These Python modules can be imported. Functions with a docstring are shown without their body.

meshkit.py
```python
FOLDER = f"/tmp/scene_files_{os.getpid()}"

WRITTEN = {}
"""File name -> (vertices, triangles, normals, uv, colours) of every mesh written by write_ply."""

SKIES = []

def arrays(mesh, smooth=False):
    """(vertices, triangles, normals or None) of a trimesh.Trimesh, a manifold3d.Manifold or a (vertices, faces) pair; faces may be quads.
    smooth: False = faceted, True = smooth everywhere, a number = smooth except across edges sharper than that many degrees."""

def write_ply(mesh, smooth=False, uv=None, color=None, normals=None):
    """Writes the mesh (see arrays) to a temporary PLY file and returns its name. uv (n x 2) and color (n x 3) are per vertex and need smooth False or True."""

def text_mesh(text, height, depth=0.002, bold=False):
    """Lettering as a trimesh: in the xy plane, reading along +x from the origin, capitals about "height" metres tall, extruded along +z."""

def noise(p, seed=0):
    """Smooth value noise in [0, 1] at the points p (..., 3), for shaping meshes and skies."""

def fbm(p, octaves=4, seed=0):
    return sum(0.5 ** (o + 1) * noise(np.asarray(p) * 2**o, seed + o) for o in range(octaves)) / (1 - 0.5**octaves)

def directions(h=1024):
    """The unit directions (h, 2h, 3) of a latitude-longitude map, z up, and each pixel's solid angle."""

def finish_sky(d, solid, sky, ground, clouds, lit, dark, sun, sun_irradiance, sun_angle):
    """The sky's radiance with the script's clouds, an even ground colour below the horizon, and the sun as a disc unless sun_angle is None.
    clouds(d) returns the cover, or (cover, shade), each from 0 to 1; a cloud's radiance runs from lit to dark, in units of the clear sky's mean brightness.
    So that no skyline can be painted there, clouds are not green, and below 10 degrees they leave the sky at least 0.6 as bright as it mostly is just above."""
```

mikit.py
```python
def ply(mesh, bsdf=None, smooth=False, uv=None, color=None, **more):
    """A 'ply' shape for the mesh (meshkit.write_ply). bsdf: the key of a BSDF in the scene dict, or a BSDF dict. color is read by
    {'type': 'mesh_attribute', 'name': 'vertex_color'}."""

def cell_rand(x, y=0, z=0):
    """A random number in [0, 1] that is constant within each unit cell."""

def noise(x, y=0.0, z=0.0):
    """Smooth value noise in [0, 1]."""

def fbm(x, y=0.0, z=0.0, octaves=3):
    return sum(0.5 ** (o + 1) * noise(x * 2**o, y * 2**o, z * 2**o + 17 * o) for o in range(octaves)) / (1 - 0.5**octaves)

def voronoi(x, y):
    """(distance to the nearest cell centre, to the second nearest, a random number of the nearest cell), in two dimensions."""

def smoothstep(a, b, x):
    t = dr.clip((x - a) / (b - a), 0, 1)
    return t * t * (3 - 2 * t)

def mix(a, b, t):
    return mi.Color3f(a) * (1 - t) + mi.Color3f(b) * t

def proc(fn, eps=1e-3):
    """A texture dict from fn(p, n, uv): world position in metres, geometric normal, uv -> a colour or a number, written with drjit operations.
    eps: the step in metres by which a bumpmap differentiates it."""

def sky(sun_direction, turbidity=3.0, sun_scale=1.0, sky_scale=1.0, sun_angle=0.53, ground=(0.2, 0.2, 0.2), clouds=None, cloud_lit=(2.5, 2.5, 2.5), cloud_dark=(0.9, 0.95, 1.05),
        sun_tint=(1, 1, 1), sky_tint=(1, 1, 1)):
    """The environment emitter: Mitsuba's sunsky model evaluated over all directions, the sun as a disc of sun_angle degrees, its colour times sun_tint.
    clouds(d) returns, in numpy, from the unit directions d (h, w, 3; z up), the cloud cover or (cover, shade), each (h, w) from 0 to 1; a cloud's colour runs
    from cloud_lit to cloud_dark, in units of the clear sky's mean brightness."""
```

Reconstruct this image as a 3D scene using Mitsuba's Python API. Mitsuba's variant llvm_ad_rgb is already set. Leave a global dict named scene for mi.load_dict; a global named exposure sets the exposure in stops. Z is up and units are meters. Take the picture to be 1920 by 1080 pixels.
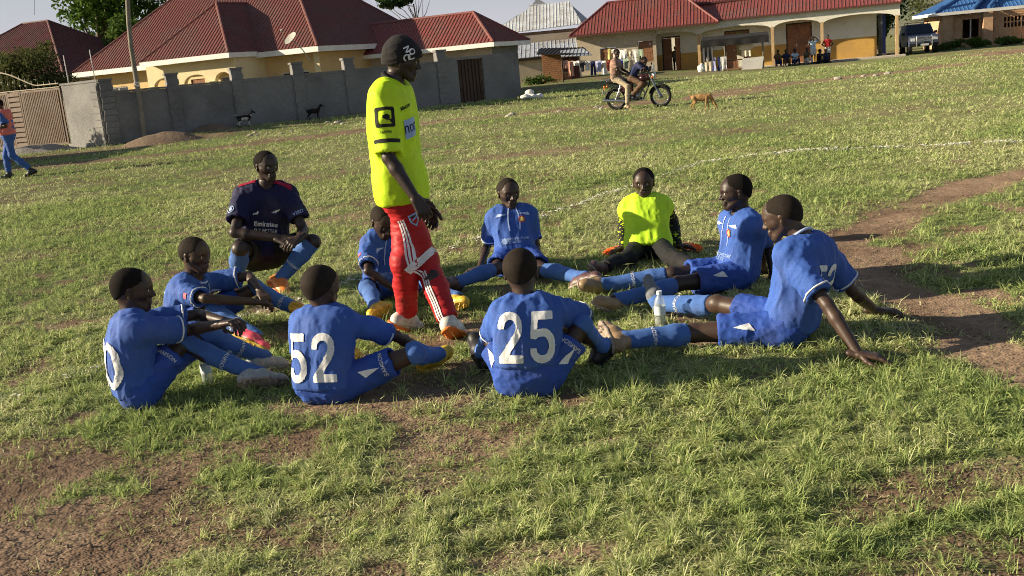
import math, random
import numpy as np, trimesh, drjit as dr, mitsuba as mi, mikit, meshkit
from scipy.interpolate import LinearNDInterpolator
from scipy.spatial import cKDTree
from shapely.geometry import Polygon, box as sbox, LineString, Point
from shapely import affinity
from shapely.ops import unary_union
from mikit import proc, noise, fbm, voronoi, cell_rand, smoothstep, mix

T = mi.ScalarTransform4f
scene, labels = {}, {}
# ------------------------------------------------------------------ camera, sky, exposure
PITCH, ROLL = math.atan(418 / 1900), math.radians(5.2)
_f = np.array([0, math.cos(PITCH), -math.sin(PITCH)])
_u = np.array([0, math.sin(PITCH), math.cos(PITCH)])
_up = math.sin(ROLL) * np.array([1.0, 0, 0]) + math.cos(ROLL) * _u
scene['camera'] = {'type': 'perspective', 'fov': 2 * math.degrees(math.atan(960 / 1900)), 'fov_axis': 'x', 'near_clip': 0.05, 'far_clip': 5000.0,
                   'to_world': T().look_at(origin=[0, 0, 1.55], target=[0, float(_f[1]), 1.55 + float(_f[2])], up=[float(x) for x in _up])}
SUN = (-0.99, 0.005, 0.375)


def thin_cloud(d):
    c = meshkit.fbm(d * np.array([2.2, 2.2, 6.0]), 4, seed=5)
    low = np.exp(-np.degrees(np.arcsin(np.clip(d[..., 2], 0, 1))) / 11.0)           # hazy brightness along the whole horizon
    return np.clip(.84 * low + np.clip((c - 0.42) * 1.2, 0, 0.4), 0, .92), np.clip(.5 - low, 0, 1)


scene['sky'] = mikit.sky(SUN, turbidity=4.0, sun_scale=1.0, sky_scale=0.36, sun_tint=(0.86, 1.0, 1.24), sky_tint=(1.0, 1.0, 1.05), ground=(0.16, 0.15, 0.09),
                         clouds=thin_cloud, cloud_lit=(2.35, 2.32, 2.55), cloud_dark=(1.0, 1.0, 1.1))
exposure = 3.2
RNG = np.random.default_rng(7)


# ------------------------------------------------------------------ naming helpers
def numbered(name):
    if name not in labels and name not in scene and not any(k.startswith(name + '__') for k in scene):
        return name
    i = 1
    while True:
        k = f'{name}_{i:03d}'
        if k not in labels and k not in scene and not any(q.startswith(k + '__') for q in scene):
            return k
        i += 1


def thing(name, label, cat, group=None):
    key = numbered(name)
    labels[key] = {'label': label, 'category': cat}
    if group:
        labels[key]['group'] = group
    return key


def part(parent, name, mesh, mat, smooth=False, label=None, kind=None, **kw):
    key = numbered(parent + '__' + name)
    scene[key] = mikit.ply(mesh, mat, smooth=smooth, **kw)
    if label or kind:
        labels[key] = {}
        if label:
            labels[key]['label'] = label
        if kind:
            labels[key]['kind'] = kind
    return key


def whole(name, mesh, mat, label, cat, group=None, smooth=False, **kw):
    key = thing(name, label, cat, group)
    scene[key] = mikit.ply(mesh, mat, smooth=smooth, **kw)
    return key


def struct(name, mesh, mat, smooth=False, kind='structure', label=None, **kw):
    scene[name] = mikit.ply(mesh, mat, smooth=smooth, **kw)
    labels[name] = {'kind': kind}
    if label:
        labels[name]['label'] = label


# ------------------------------------------------------------------ mesh helpers
def cat(ms):
    return trimesh.util.concatenate([m for m in ms if m is not None])


def unit(v):
    v = np.asarray(v, float)
    return v / max(np.linalg.norm(v), 1e-12)


def bx(x0, x1, y0, y1, z0, z1, M=None):
    m = trimesh.creation.box(extents=[x1 - x0, y1 - y0, z1 - z0])
    m.apply_translation([(x0 + x1) / 2, (y0 + y1) / 2, (z0 + z1) / 2])
    if M is not None:
        m.apply_transform(M)
    return m


def frame(x, y, ang, z=0.0):
    """A 4 x 4 matrix: local x along ang (degrees) in plan."""
    c, s = math.cos(math.radians(ang)), math.sin(math.radians(ang))
    return np.array([[c, -s, 0, x], [s, c, 0, y], [0, 0, 1, z], [0, 0, 0, 1.0]])


def axes(o, x, y, z):
    M = np.eye(4)
    M[:3, 0], M[:3, 1], M[:3, 2], M[:3, 3] = x, y, z, o
    return M


def tube(path, r, n=8, caps=True):
    p = np.asarray(path, float)
    r = np.broadcast_to(np.asarray(r, float), (len(p),))
    t = np.gradient(p, axis=0)
    t /= np.linalg.norm(t, axis=1, keepdims=True) + 1e-12
    ref = np.array([0, 0, 1.0]) if abs(t[0][2]) < 0.9 else np.array([1.0, 0, 0])
    a = np.cross(t, ref)
    a /= np.linalg.norm(a, axis=1, keepdims=True) + 1e-12
    b = np.cross(t, a)
    th = np.arange(n) * 2 * math.pi / n
    v = (p[:, None] + r[:, None, None] * (np.cos(th)[None, :, None] * a[:, None] + np.sin(th)[None, :, None] * b[:, None])).reshape(-1, 3)
    f = []
    for i in range(len(p) - 1):
        for j in range(n):
            k = (j + 1) % n
            f += [[i * n + j, (i + 1) * n + k, i * n + k], [i * n + j, (i + 1) * n + j, (i + 1) * n + k]]
    if caps:
        v = np.vstack([v, p[0], p[-1]])
        c0, c1 = len(v) - 2, len(v) - 1
        e = (len(p) - 1) * n
        for j in range(n):
            k = (j + 1) % n
            f += [[c0, j, k], [c1, e + k, e + j]]
    return trimesh.Trimesh(v, np.array(f), process=False)


def extrude(poly, h, M=None):
    ps = [g for g in getattr(poly, 'geoms', [poly]) if g.area > 1e-9]
    m = cat([trimesh.creation.extrude_polygon(g, h, engine='earcut') for g in ps])
    if M is not None:
        m.apply_transform(M)
    return m


# ------------------------------------------------------------------ signed distance modelling (bodies, clothes, shoes, animals)
class Field:
    """Rounded cones and ellipsoids blended into one surface."""

    def __init__(self, h):
        self.h, self.add, self.sub, self.cut = h, [], [], []

    def cone(self, a, b, ra, rb=None, k=0.02, sub=False, flat=None):
        (self.sub if sub else self.add).append((np.asarray(a, float), np.asarray(b, float), float(ra), float(ra if rb is None else rb), k, flat))
        return self

    def ball(self, c, r, k=0.02, sub=False):
        return self.cone(c, c, r, r, k, sub)

    def plane(self, p, n):
        """keeps the side the normal points away from"""
        self.cut.append((np.asarray(p, float), unit(n)))
        return self

    @staticmethod
    def dist(P, a, b, ra, rb, flat):
        if flat is not None:                       # (axis, factor): squeeze space along an axis about a
            ax, fac = flat
            off = (P - a) @ ax
            P = P + off[..., None] * (1 / fac - 1) * ax
        ab = b - a
        L2 = ab @ ab
        t = np.clip(((P - a) @ ab) / L2, 0, 1) if L2 > 1e-12 else np.zeros(P.shape[:-1])
        return np.linalg.norm(P - a - t[..., None] * ab, axis=-1) - (ra + (rb - ra) * t)

    def bounds(self):
        h = self.h
        lo = np.min([np.minimum(a - ra, b - rb) for a, b, ra, rb, k, f in self.add], 0) - 3 * h - 0.02
        hi = np.max([np.maximum(a + ra, b + rb) for a, b, ra, rb, k, f in self.add], 0) + 3 * h + 0.02
        return lo, hi

    def grid(self, lo=None, hi=None):
        h = self.h
        if lo is None:
            lo, hi = self.bounds()
        n = np.ceil((hi - lo) / h).astype(int) + 1
        V = np.full(n, 0.3, np.float32)
        ax = [lo[i] + np.arange(n[i]) * h for i in range(3)]

        def local(a, b, ra, rb, k, flat, pad):
            i0 = np.maximum(((np.minimum(a - ra, b - rb) - pad - lo) / h).astype(int), 0)
            i1 = np.minimum(((np.maximum(a + ra, b + rb) + pad - lo) / h).astype(int) + 2, n)
            s = tuple(slice(p, q) for p, q in zip(i0, i1))
            P = np.stack(np.meshgrid(*[ax[j][s[j]] for j in range(3)], indexing='ij'), -1)
            return s, self.dist(P, a, b, ra, rb, flat)

        for a, b, ra, rb, k, flat in self.add:
            s, d = local(a, b, ra, rb, k, flat, 2.5 * k + 2 * h)
            w = np.maximum(k - np.abs(V[s] - d), 0) / k
            V[s] = np.minimum(V[s], d) - w * w * k / 4
        for a, b, ra, rb, k, flat in self.sub:
            s, d = local(a, b, ra, rb, k, flat, 2.5 * k + 2 * h)
            w = np.maximum(k - np.abs(V[s] + d), 0) / k
            V[s] = np.maximum(V[s], -d) + w * w * k / 4
        if self.cut:
            P = np.stack(np.meshgrid(*ax, indexing='ij'), -1).astype(np.float32)
            for p, nrm in self.cut:
                V = np.maximum(V, (P - p) @ nrm)
        return V, lo

    def mesh(self):
        V, lo = self.grid()
        return surface_net(V, lo, self.h)


def blend(fields, k):
    """several fields, each with its own cuts, as one surface"""
    b = [f.bounds() for f in fields]
    lo, hi = np.min([x[0] for x in b], 0), np.max([x[1] for x in b], 0)
    V = None
    for f in fields:
        W_, _ = f.grid(lo, hi)
        if V is None:
            V = W_
        else:
            w = np.maximum(k - np.abs(V - W_), 0) / k
            V = np.minimum(V, W_) - w * w * k / 4
    return surface_net(V, lo, fields[0].h)


def surface_net(V, lo, h):
    S = V < 0
    n = np.array(V.shape)
    c = np.zeros(n - 1, np.uint8)
    for i, j, k in np.ndindex(2, 2, 2):
        c += S[i:n[0] - 1 + i, j:n[1] - 1 + j, k:n[2] - 1 + k]
    act = (c > 0) & (c < 8)
    I = np.argwhere(act)
    idx = np.full(n - 1, -1, np.int64)
    idx[act] = np.arange(len(I))
    pts, cnt = np.zeros((len(I), 3)), np.zeros(len(I))
    corners = np.array(list(np.ndindex(2, 2, 2)))
    for a in corners:
        for d in range(3):
            if a[d]:
                continue
            b = a.copy()
            b[d] = 1
            va, vb = V[tuple((I + a).T)], V[tuple((I + b).T)]
            m = (va < 0) != (vb < 0)
            t = va[m] / (va[m] - vb[m])
            pts[m] += I[m] + a + t[:, None] * (b - a)
            cnt[m] += 1
    v = lo + h * pts / np.maximum(cnt, 1)[:, None]
    faces = []
    for d in range(3):
        e, g = [(1, 2), (2, 0), (0, 1)][d]
        s0 = [slice(1, n[i] - 1) for i in range(3)]
        s0[d] = slice(0, n[d] - 1)
        s1 = list(s0)
        s1[d] = slice(1, n[d])
        A, B = S[tuple(s0)], S[tuple(s1)]
        X = np.argwhere(A != B)
        off = np.array([s0[i].start for i in range(3)])
        inside = A[tuple(X.T)]
        X = X + off
        q = []
        for (de, dg) in ((0, 0), (-1, 0), (-1, -1), (0, -1)):
            Y = X.copy()
            Y[:, e] += de
            Y[:, g] += dg
            q.append(idx[tuple(Y.T)])
        q = np.stack(q, 1)
        q = np.where(inside[:, None], q, q[:, ::-1])
        faces.append(q)
    q = np.vstack(faces)
    q = q[(q >= 0).all(1)]
    f = np.vstack([q[:, [0, 1, 2]], q[:, [0, 2, 3]]])
    return trimesh.Trimesh(v, f, process=False)


def vnormals(m):
    v, f = np.asarray(m.vertices), np.asarray(m.faces)
    fn = np.cross(v[f[:, 1]] - v[f[:, 0]], v[f[:, 2]] - v[f[:, 0]])
    n = np.zeros_like(v)
    for k in range(3):
        np.add.at(n, f[:, k], fn)
    return n / (np.linalg.norm(n, axis=1, keepdims=True) + 1e-20)


def wrinkle(m, amp, basis, freq, seed, weight=None, bias=-.45):
    """Pushes cloth in and out along its normals: ridged noise, stretched along the third axis of the basis."""
    v = np.asarray(m.vertices)
    q = (v @ np.asarray(basis).T) * np.asarray(freq)
    a = meshkit.fbm(q, 3, seed)
    b = meshkit.fbm(q * 2.1 + 7.3, 2, seed + 31)
    ra, rb = np.clip(1 - 4.2 * np.abs(a - .5), 0, 1), np.clip(1 - 4 * np.abs(b - .5), 0, 1)
    c = meshkit.fbm(q * np.array([3.6, 3.6, 5.0]) + 3.1, 2, seed + 57)
    rc = np.clip(1 - 4 * np.abs(c - .5), 0, 1)
    d = amp * (1.6 * ra ** 1.3 + .40 * rb ** 1.5 + .30 * rc ** 1.5 + bias)
    if weight is not None:
        d = d * weight(v)
    return trimesh.Trimesh(v + vnormals(m) * d[:, None], m.faces, process=False)


def decal(cloth, poly_mesh, o, u, v, depth_pad=0.25, lift=0.003, edge=0.012, reach=None):
    """Lays flat print (a mesh in the xy plane) on a cloth mesh: x along u, y along v, pressed along u x v onto the cloth."""
    u, v = unit(u), unit(np.asarray(v, float) - unit(u) * (np.asarray(v, float) @ unit(u)))
    n = np.cross(u, v)
    p = np.asarray(cloth.vertices) - o
    vn = vnormals(cloth)
    z = p @ n
    uv = np.stack([p @ u, p @ v], 1)
    b = poly_mesh.bounds
    keep = (vn @ n > 0.02) & (np.abs(z) < depth_pad) & (uv[:, 0] > b[0, 0] - .06) & (uv[:, 0] < b[1, 0] + .06) & (uv[:, 1] > b[0, 1] - .06) & (uv[:, 1] < b[1, 1] + .06)
    uv, z = uv[keep], z[keep]
    cell = np.round(uv / 0.008).astype(int)                 # keep the front-most sheet
    order = np.argsort(-z)
    _, first = np.unique(cell[order], axis=0, return_index=True)
    sel = order[first]
    if len(sel) < 8:
        return None
    tree = cKDTree(uv[sel])
    zs = z[sel]
    dd, ii = tree.query(uv[sel], k=6)
    med = np.median(zs[ii], 1)
    good = np.abs(zs - med) < 0.03
    f = LinearNDInterpolator(uv[sel][good], zs[good])
    vv, ff = trimesh.remesh.subdivide_to_size(poly_mesh.vertices, poly_mesh.faces, edge, max_iter=12)
    zz = f(vv[:, :2])
    bad = np.isnan(zz)
    if bad.any():
        t2 = cKDTree(uv[sel][good])
        zz[bad] = zs[good][t2.query(vv[bad, :2])[1]]
    w = o + vv[:, :1] * u + vv[:, 1:2] * v + (zz + lift + vv[:, 2])[:, None] * n
    return trimesh.Trimesh(w, ff, process=False)


def flat_text(s, height, bold=False, stretch=1.0, depth=0.0015):
    m = meshkit.text_mesh(s, height, depth, bold)
    b = m.bounds
    m.apply_translation([-(b[0, 0] + b[1, 0]) / 2, -(b[0, 1] + b[1, 1]) / 2, 0])
    m.apply_scale([stretch, 1, 1])
    m.merge_vertices()
    return m


def flat_poly(poly, depth=0.0015):
    return extrude(poly, depth)


# ------------------------------------------------------------------ materials
def mat(name, d, two=True):
    scene[name] = {'type': 'twosided', 'bsdf': d} if two else d
    return name


def rgb(c):
    return {'type': 'rgb', 'value': [float(x) for x in c]}


def plain(name, c, rough=0.6, spec=0.4, metallic=0.0, **kw):
    return mat(name, {'type': 'principled', 'base_color': rgb(c), 'roughness': rough, 'specular': spec, 'metallic': metallic, **kw})


def grained(name, c, var=0.25, scale=8.0, rough=0.8, spec=0.3, c2=None, fine=60.0, metallic=0.0, bump=0.0):
    """A colour with patches (towards c2) and fine grain."""
    c = np.array(c, float)
    c2 = c * (1 - var) if c2 is None else np.array(c2, float)

    def fn(p, n, uv):
        a = fbm(p.x * scale, p.y * scale, p.z * scale, 4)
        g = noise(p.x * fine, p.y * fine, p.z * fine)
        return mix(c.tolist(), c2.tolist(), smoothstep(0.35, 0.7, a)) * (1 - var * 0.6 + var * 1.2 * g)
    d = {'type': 'principled', 'base_color': proc(fn), 'roughness': rough, 'specular': spec, 'metallic': metallic}
    if bump:
        d = {'type': 'bumpmap', 'arbitrary': proc(lambda p, n, uv: fbm(p.x * fine * .5, p.y * fine * .5, p.z * fine * .5, 3), eps=0.004), 'scale': bump, 'nested': d}
    return mat(name, d)


mat('vertex_paint', {'type': 'principled', 'base_color': {'type': 'mesh_attribute', 'name': 'vertex_color'}, 'roughness': 0.75, 'specular': 0.25})


def fabric(name, c, rough=0.75, sheen=0.3, spec=0.25):
    c = np.array(c, float)

    def fn(p, n, uv):
        a = fbm(p.x * 9, p.y * 9, p.z * 9, 3)
        w = noise(p.x * 260, p.y * 260, p.z * 260)
        dust = smoothstep(.52, .75, fbm(p.x * 5 + 3, p.y * 5, p.z * 5, 4)) * .10
        return mix((mi.Color3f(c.tolist()) * (0.72 + 0.22 * w + 0.34 * a)), (.20, .16, .12), dust)
    return mat(name, {'type': 'principled', 'base_color': proc(fn), 'roughness': rough, 'specular': spec, 'sheen': sheen})


fabric('blue_cloth', (0.040, 0.098, 0.36))
fabric('blue_shorts_cloth', (0.026, 0.070, 0.32))
fabric('sock_cloth', (0.060, 0.135, 0.38), rough=0.95, sheen=0.6)
fabric('grey_sock_cloth', (0.16, 0.17, 0.19), rough=0.95)
fabric('white_print', (0.72, 0.72, 0.74), rough=0.6)
fabric('pale_blue_cloth', (0.42, 0.52, 0.78), rough=0.7)
fabric('neon_cloth', (0.56, 0.80, 0.02), rough=0.7, sheen=0.2)
fabric('bib_cloth', (0.50, 0.78, 0.03), rough=0.7, sheen=0.2)
fabric('navy_cloth', (0.010, 0.010, 0.050), rough=0.75)
fabric('red_cloth', (0.42, 0.016, 0.02), rough=0.55, sheen=0.5)
fabric('crimson_trim', (0.40, 0.012, 0.05), rough=0.7)
fabric('black_cloth', (0.012, 0.012, 0.014), rough=0.8)
fabric('beanie_cloth', (0.020, 0.018, 0.020), rough=0.95)
fabric('orange_cloth', (0.80, 0.13, 0.02), rough=0.7)
fabric('pink_patch', (0.75, 0.16, 0.20), rough=0.7)
fabric('coral_cloth', (0.62, 0.16, 0.14), rough=0.7)
fabric('gold_print', (0.62, 0.48, 0.16), rough=0.6)
fabric('sky_print', (0.30, 0.42, 0.70), rough=0.6)
for nm, c in dict(white_shoe=(0.62, 0.60, 0.56), grey_shoe=(0.38, 0.40, 0.40), black_shoe=(0.016, 0.016, 0.018), yellow_shoe=(0.62, 0.42, 0.03), pink_shoe=(0.75, 0.09, 0.14),
                  tan_shoe=(0.30, 0.20, 0.11), maroon_shoe=(0.10, 0.05, 0.055), orange_shoe=(0.75, 0.22, 0.05), slate_shoe=(0.10, 0.11, 0.13)).items():
    grained(nm, c, 0.25, 30, rough=0.45, spec=0.5, fine=220)
grained('orange_sole', (0.75, 0.20, 0.04), .2, 30, rough=.5)
grained('yellow_sole', (0.60, 0.38, 0.05), .3, 30, rough=.5)
grained('black_sole', (0.02, 0.02, 0.02), .3, 30, rough=.5)
grained('pale_sole', (0.34, 0.27, 0.22), .3, 30, rough=.5)


def skin_fn(base):
    base = np.array(base)

    def fn(p, n, uv):
        a = fbm(p.x * 25, p.y * 25, p.z * 25, 3)
        g = noise(p.x * 400, p.y * 400, p.z * 400)
        return mi.Color3f(base.tolist()) * (0.72 + 0.4 * a + 0.12 * g)
    return fn


for nm, c in dict(skin_dark=(0.046, 0.026, 0.019), skin_deep=(0.034, 0.020, 0.016), skin_brown=(0.058, 0.033, 0.023)).items():
    mat(nm, {'type': 'principled', 'base_color': proc(skin_fn(c)), 'roughness': 0.48, 'specular': 0.45})
mat('short_hair', {'type': 'bumpmap', 'arbitrary': proc(lambda p, n, uv: noise(p.x * 330, p.y * 330, p.z * 330), eps=0.0012), 'scale': 0.0012,
                   'nested': {'type': 'principled', 'base_color': rgb((0.013, 0.0108, 0.0098)), 'roughness': 0.9, 'specular': 0.08}})
mat('shaved_hair', {'type': 'bumpmap', 'arbitrary': proc(lambda p, n, uv: noise(p.x * 330, p.y * 330, p.z * 330), eps=0.0012), 'scale': 0.0010,
                    'nested': {'type': 'principled', 'base_color': proc(lambda p, n, uv: mi.Color3f(.021, .0155, .0125) * (.7 + .6 * fbm(p.x * 40, p.y * 40, p.z * 40, 3))), 'roughness': 0.8, 'specular': 0.12}})
plain('eye_white', (0.55, 0.52, 0.48), 0.25)
plain('eye_iris', (0.012, 0.008, 0.006), 0.15, 0.6)
plain('lip_skin', (0.085, 0.035, 0.030), 0.4)


def dashes_fn(p, n, uv):
    a = noise(p.x * 70, p.y * 70, p.z * 70) + .5 * noise(p.x * 30, p.y * 30, p.z * 30)
    return mix((.012, .012, .012), (.50, .62, .03), smoothstep(.92, 1.0, a))


mat('dashed_cloth', {'type': 'principled', 'base_color': proc(dashes_fn), 'roughness': .7, 'specular': .25})

# ------------------------------------------------------------------ ground: one displaced sheet; uv carries (grass cover, greenness) of the spot
DIRT = [  # bare places: x, y, half-length, half-width, angle, strength
    (4.6, 9.7, 1.6, .34, 38, 1.0), (3.05, 8.2, 1.0, .38, 50, 1.0), (2.48, 6.9, .95, .31, 82, 1.0), (2.36, 5.6, .95, .26, 96, 1.0), (2.25, 4.5, .75, .24, 97, 1.0), (6.6, 11.2, 1.4, .7, 35, 1.0),
    (1.45, 3.25, .55, .16, 20, .8), (1.25, 2.75, .45, .2, 10, .75), (-1.75, 3.35, .75, .42, 12, .9), (-.25, 4.12, .42, .22, 15, .85), (-1.35, 4.25, .5, .2, 20, .55),
    (-2.3, 4.3, .6, .3, 10, .7), (-.75, 3.5, .5, .14, 25, .6), (-2.4, 3.6, .6, .3, 10, .8), (.02, 3.0, .3, .12, 0, .6), (-.35, 5.0, .55, .3, 15, .65), (.2, 6.3, .5, .3, 10, .45),
    (-1.2, 11.5, 2.2, .5, 12, .55), (-3.6, 12.5, 2.0, .4, 8, .6), (-1.0, 17.5, 6.0, .55, 14, .6), (-6, 20, 4, .5, 15, .5), (6.0, 19.5, 1.8, .4, 5, .5),
    (-6.5, 29.5, 9.5, 1.3, 24, .95), (4.0, 32.2, 6.0, 1.2, 8, 1.0), (13.5, 37.5, 8.0, 1.3, 24, 1.0), (20.0, 43.0, 4.0, 1.0, 30, .9), (25.5, 49.0, 4.0, 3.0, 25, 1.0), (-13, 33.5, 6, 1.6, 28, .8),
    (31, 56, 5, 2.0, 20, .9), (3.5, 50, 5, 1.2, 5, .6), (5, 60, 8, 3.0, 8, .5), (-18, 32, 5, 2, 20, .7)]
LINES = [((-4.6, 2.62), (2.75, 13.95), .055), ((2.75, 13.95), (4.1, 14.3), .05), ((4.1, 14.3), (7.6, 12.4), .075)]      # chalk


def terrain(x, y):
    x, y = np.asarray(x, float), np.asarray(y, float)
    z = .33 * np.exp(-((x - 4.5) / 6.5) ** 2 - ((y - 63) / 11.) ** 2) + .22 * np.exp(-((x - 9) / 6.) ** 2 - ((y - 64) / 7.) ** 2)
    t = (x + 13.49) * .8787 + (y - 35.7) * .478
    o = -(x + 13.49) * .478 + (y - 35.7) * .8787
    z = z + .17 * np.exp(-(np.clip(np.abs(o) - 1.5, 0, 50) / 1.6) ** 2) * np.clip(t / 2, 0, 1) * np.clip((17.5 - t) / 2, 0, 1)
    P = np.stack([x, y, 0 * x], -1)
    far = np.clip((y - 14) / 25, 0, 1)
    z = z + (meshkit.fbm(P * .16, 3, 3) - .5) * .12 * far
    near = np.clip(1 - (y - 20) / 20, 0, 1)
    z = z + ((meshkit.fbm(P * 1.3, 3, 11) - .5) * .035 + (meshkit.fbm(P * 6.5, 3, 12) - .5) * .022) * near - .006 * near
    return z


def cover(x, y):
    """(how much grass, how green) at a spot of the field"""
    P = np.stack([x, y, 0 * x], -1)
    wob = (meshkit.fbm(P * 1.7, 3, 21) - .5)
    wob2 = (meshkit.fbm(P * 1.7 + 40, 3, 22) - .5)
    bare = np.zeros_like(x)
    for cx, cy, a, b, ang, s in DIRT:
        c, si = math.cos(math.radians(ang)), math.sin(math.radians(ang))
        k = min(a, b) * 1.3
        dx, dy = x - cx + wob * k, y - cy + wob2 * k
        r = np.sqrt(((dx * c + dy * si) / a) ** 2 + ((-dx * si + dy * c) / b) ** 2)
        bare = np.maximum(bare, s * np.clip((1.25 - r) / .55, 0, 1))
    patch = meshkit.fbm(P * .9, 4, 41)
    fine = meshkit.fbm(P * 4.0, 3, 42)
    left = np.clip((.45 - x) / 1.3, 0, 1) * np.clip((5.2 - y) / .9, 0, 1)          # the worn ground in front of the seated boys
    g = np.clip((patch * .55 + fine * .65 - .40 - .17 * left) / .26, 0, 1)
    g = np.maximum(g, np.clip((y - 6) / 10, 0, .75) * np.clip(fine * 2.2 - .2, 0, 1))
    g = g * (1 - bare)
    green = np.clip((meshkit.fbm(P * .7, 3, 51) - .36) / .3, 0, 1)
    lush = np.exp(-((x - 1.75) / .75) ** 2 - ((y - 4.25) / .7) ** 2) + .7 * np.exp(-((x - .5) / 1.) ** 2 - ((y - 3.5) / .5) ** 2)
    return np.clip(np.maximum(g, lush * .95 * (1 - bare)), 0, 1), np.clip(green * .75 + lush * .5, 0, 1)


def axis(lo, hi, step, far_lo, far_hi, grow=1.12):
    a = list(np.arange(lo, hi, step))
    s, x = step, a[-1]
    while x < far_hi:
        s = s * grow
        x += s
        a.append(x)
    s, x = step, a[0]
    b = []
    while x > far_lo:
        s = s * grow
        x -= s
        b.append(x)
    return np.array(b[::-1] + a)


gx, gy_ = axis(-4.2, 4.6, .045, -1500, 1500, 1.09), axis(2.3, 9.5, .045, -1500, 1800, 1.06)
X, Y = np.meshgrid(gx, gy_, indexing='ij')
Z = terrain(X, Y)
G, GR = cover(X, Y)
Z = Z + (G - .5) * .012 * np.clip(1 - (Y - 12) / 10, 0, 1)
nv = len(gy_)
q = (np.arange(len(gx) - 1)[:, None] * nv + np.arange(nv - 1)[None]).ravel()
ground_mesh = trimesh.Trimesh(np.stack([X, Y, Z], -1).reshape(-1, 3), np.vstack([np.stack([q, q + nv, q + nv + 1], 1), np.stack([q, q + nv + 1, q + 1], 1)]), process=False)


def ground_fn(p, n, uv):
    gc, gg = uv.x - .05 * p.x, dr.clip(uv.y - .05 * p.y, 0, 1)          # uv is the cover and greenness plus a tilt that keeps it regular
    a = fbm(p.x * 2.3, p.y * 2.3, 0.0, 4)
    b = fbm(p.x * 21, p.y * 21, 3.0, 3)
    c = noise(p.x * 120, p.y * 120, 1.0)
    soil = mix((0.138, 0.092, 0.063), (0.215, 0.151, 0.105), smoothstep(.3, .7, a)) * (0.62 + .5 * b + .28 * c)
    t = fbm(p.x * 1.1 + 9, p.y * 1.1, 7.0, 4)
    turf = mix(mix((0.165, 0.165, 0.078), (0.105, 0.140, 0.050), gg), (0.140, 0.108, 0.070), smoothstep(.52, .75, t)) * (0.45 + .7 * b + .35 * c)
    return mix(soil, turf, smoothstep(.12, .5, gc + .45 * (b - .5)))


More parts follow.
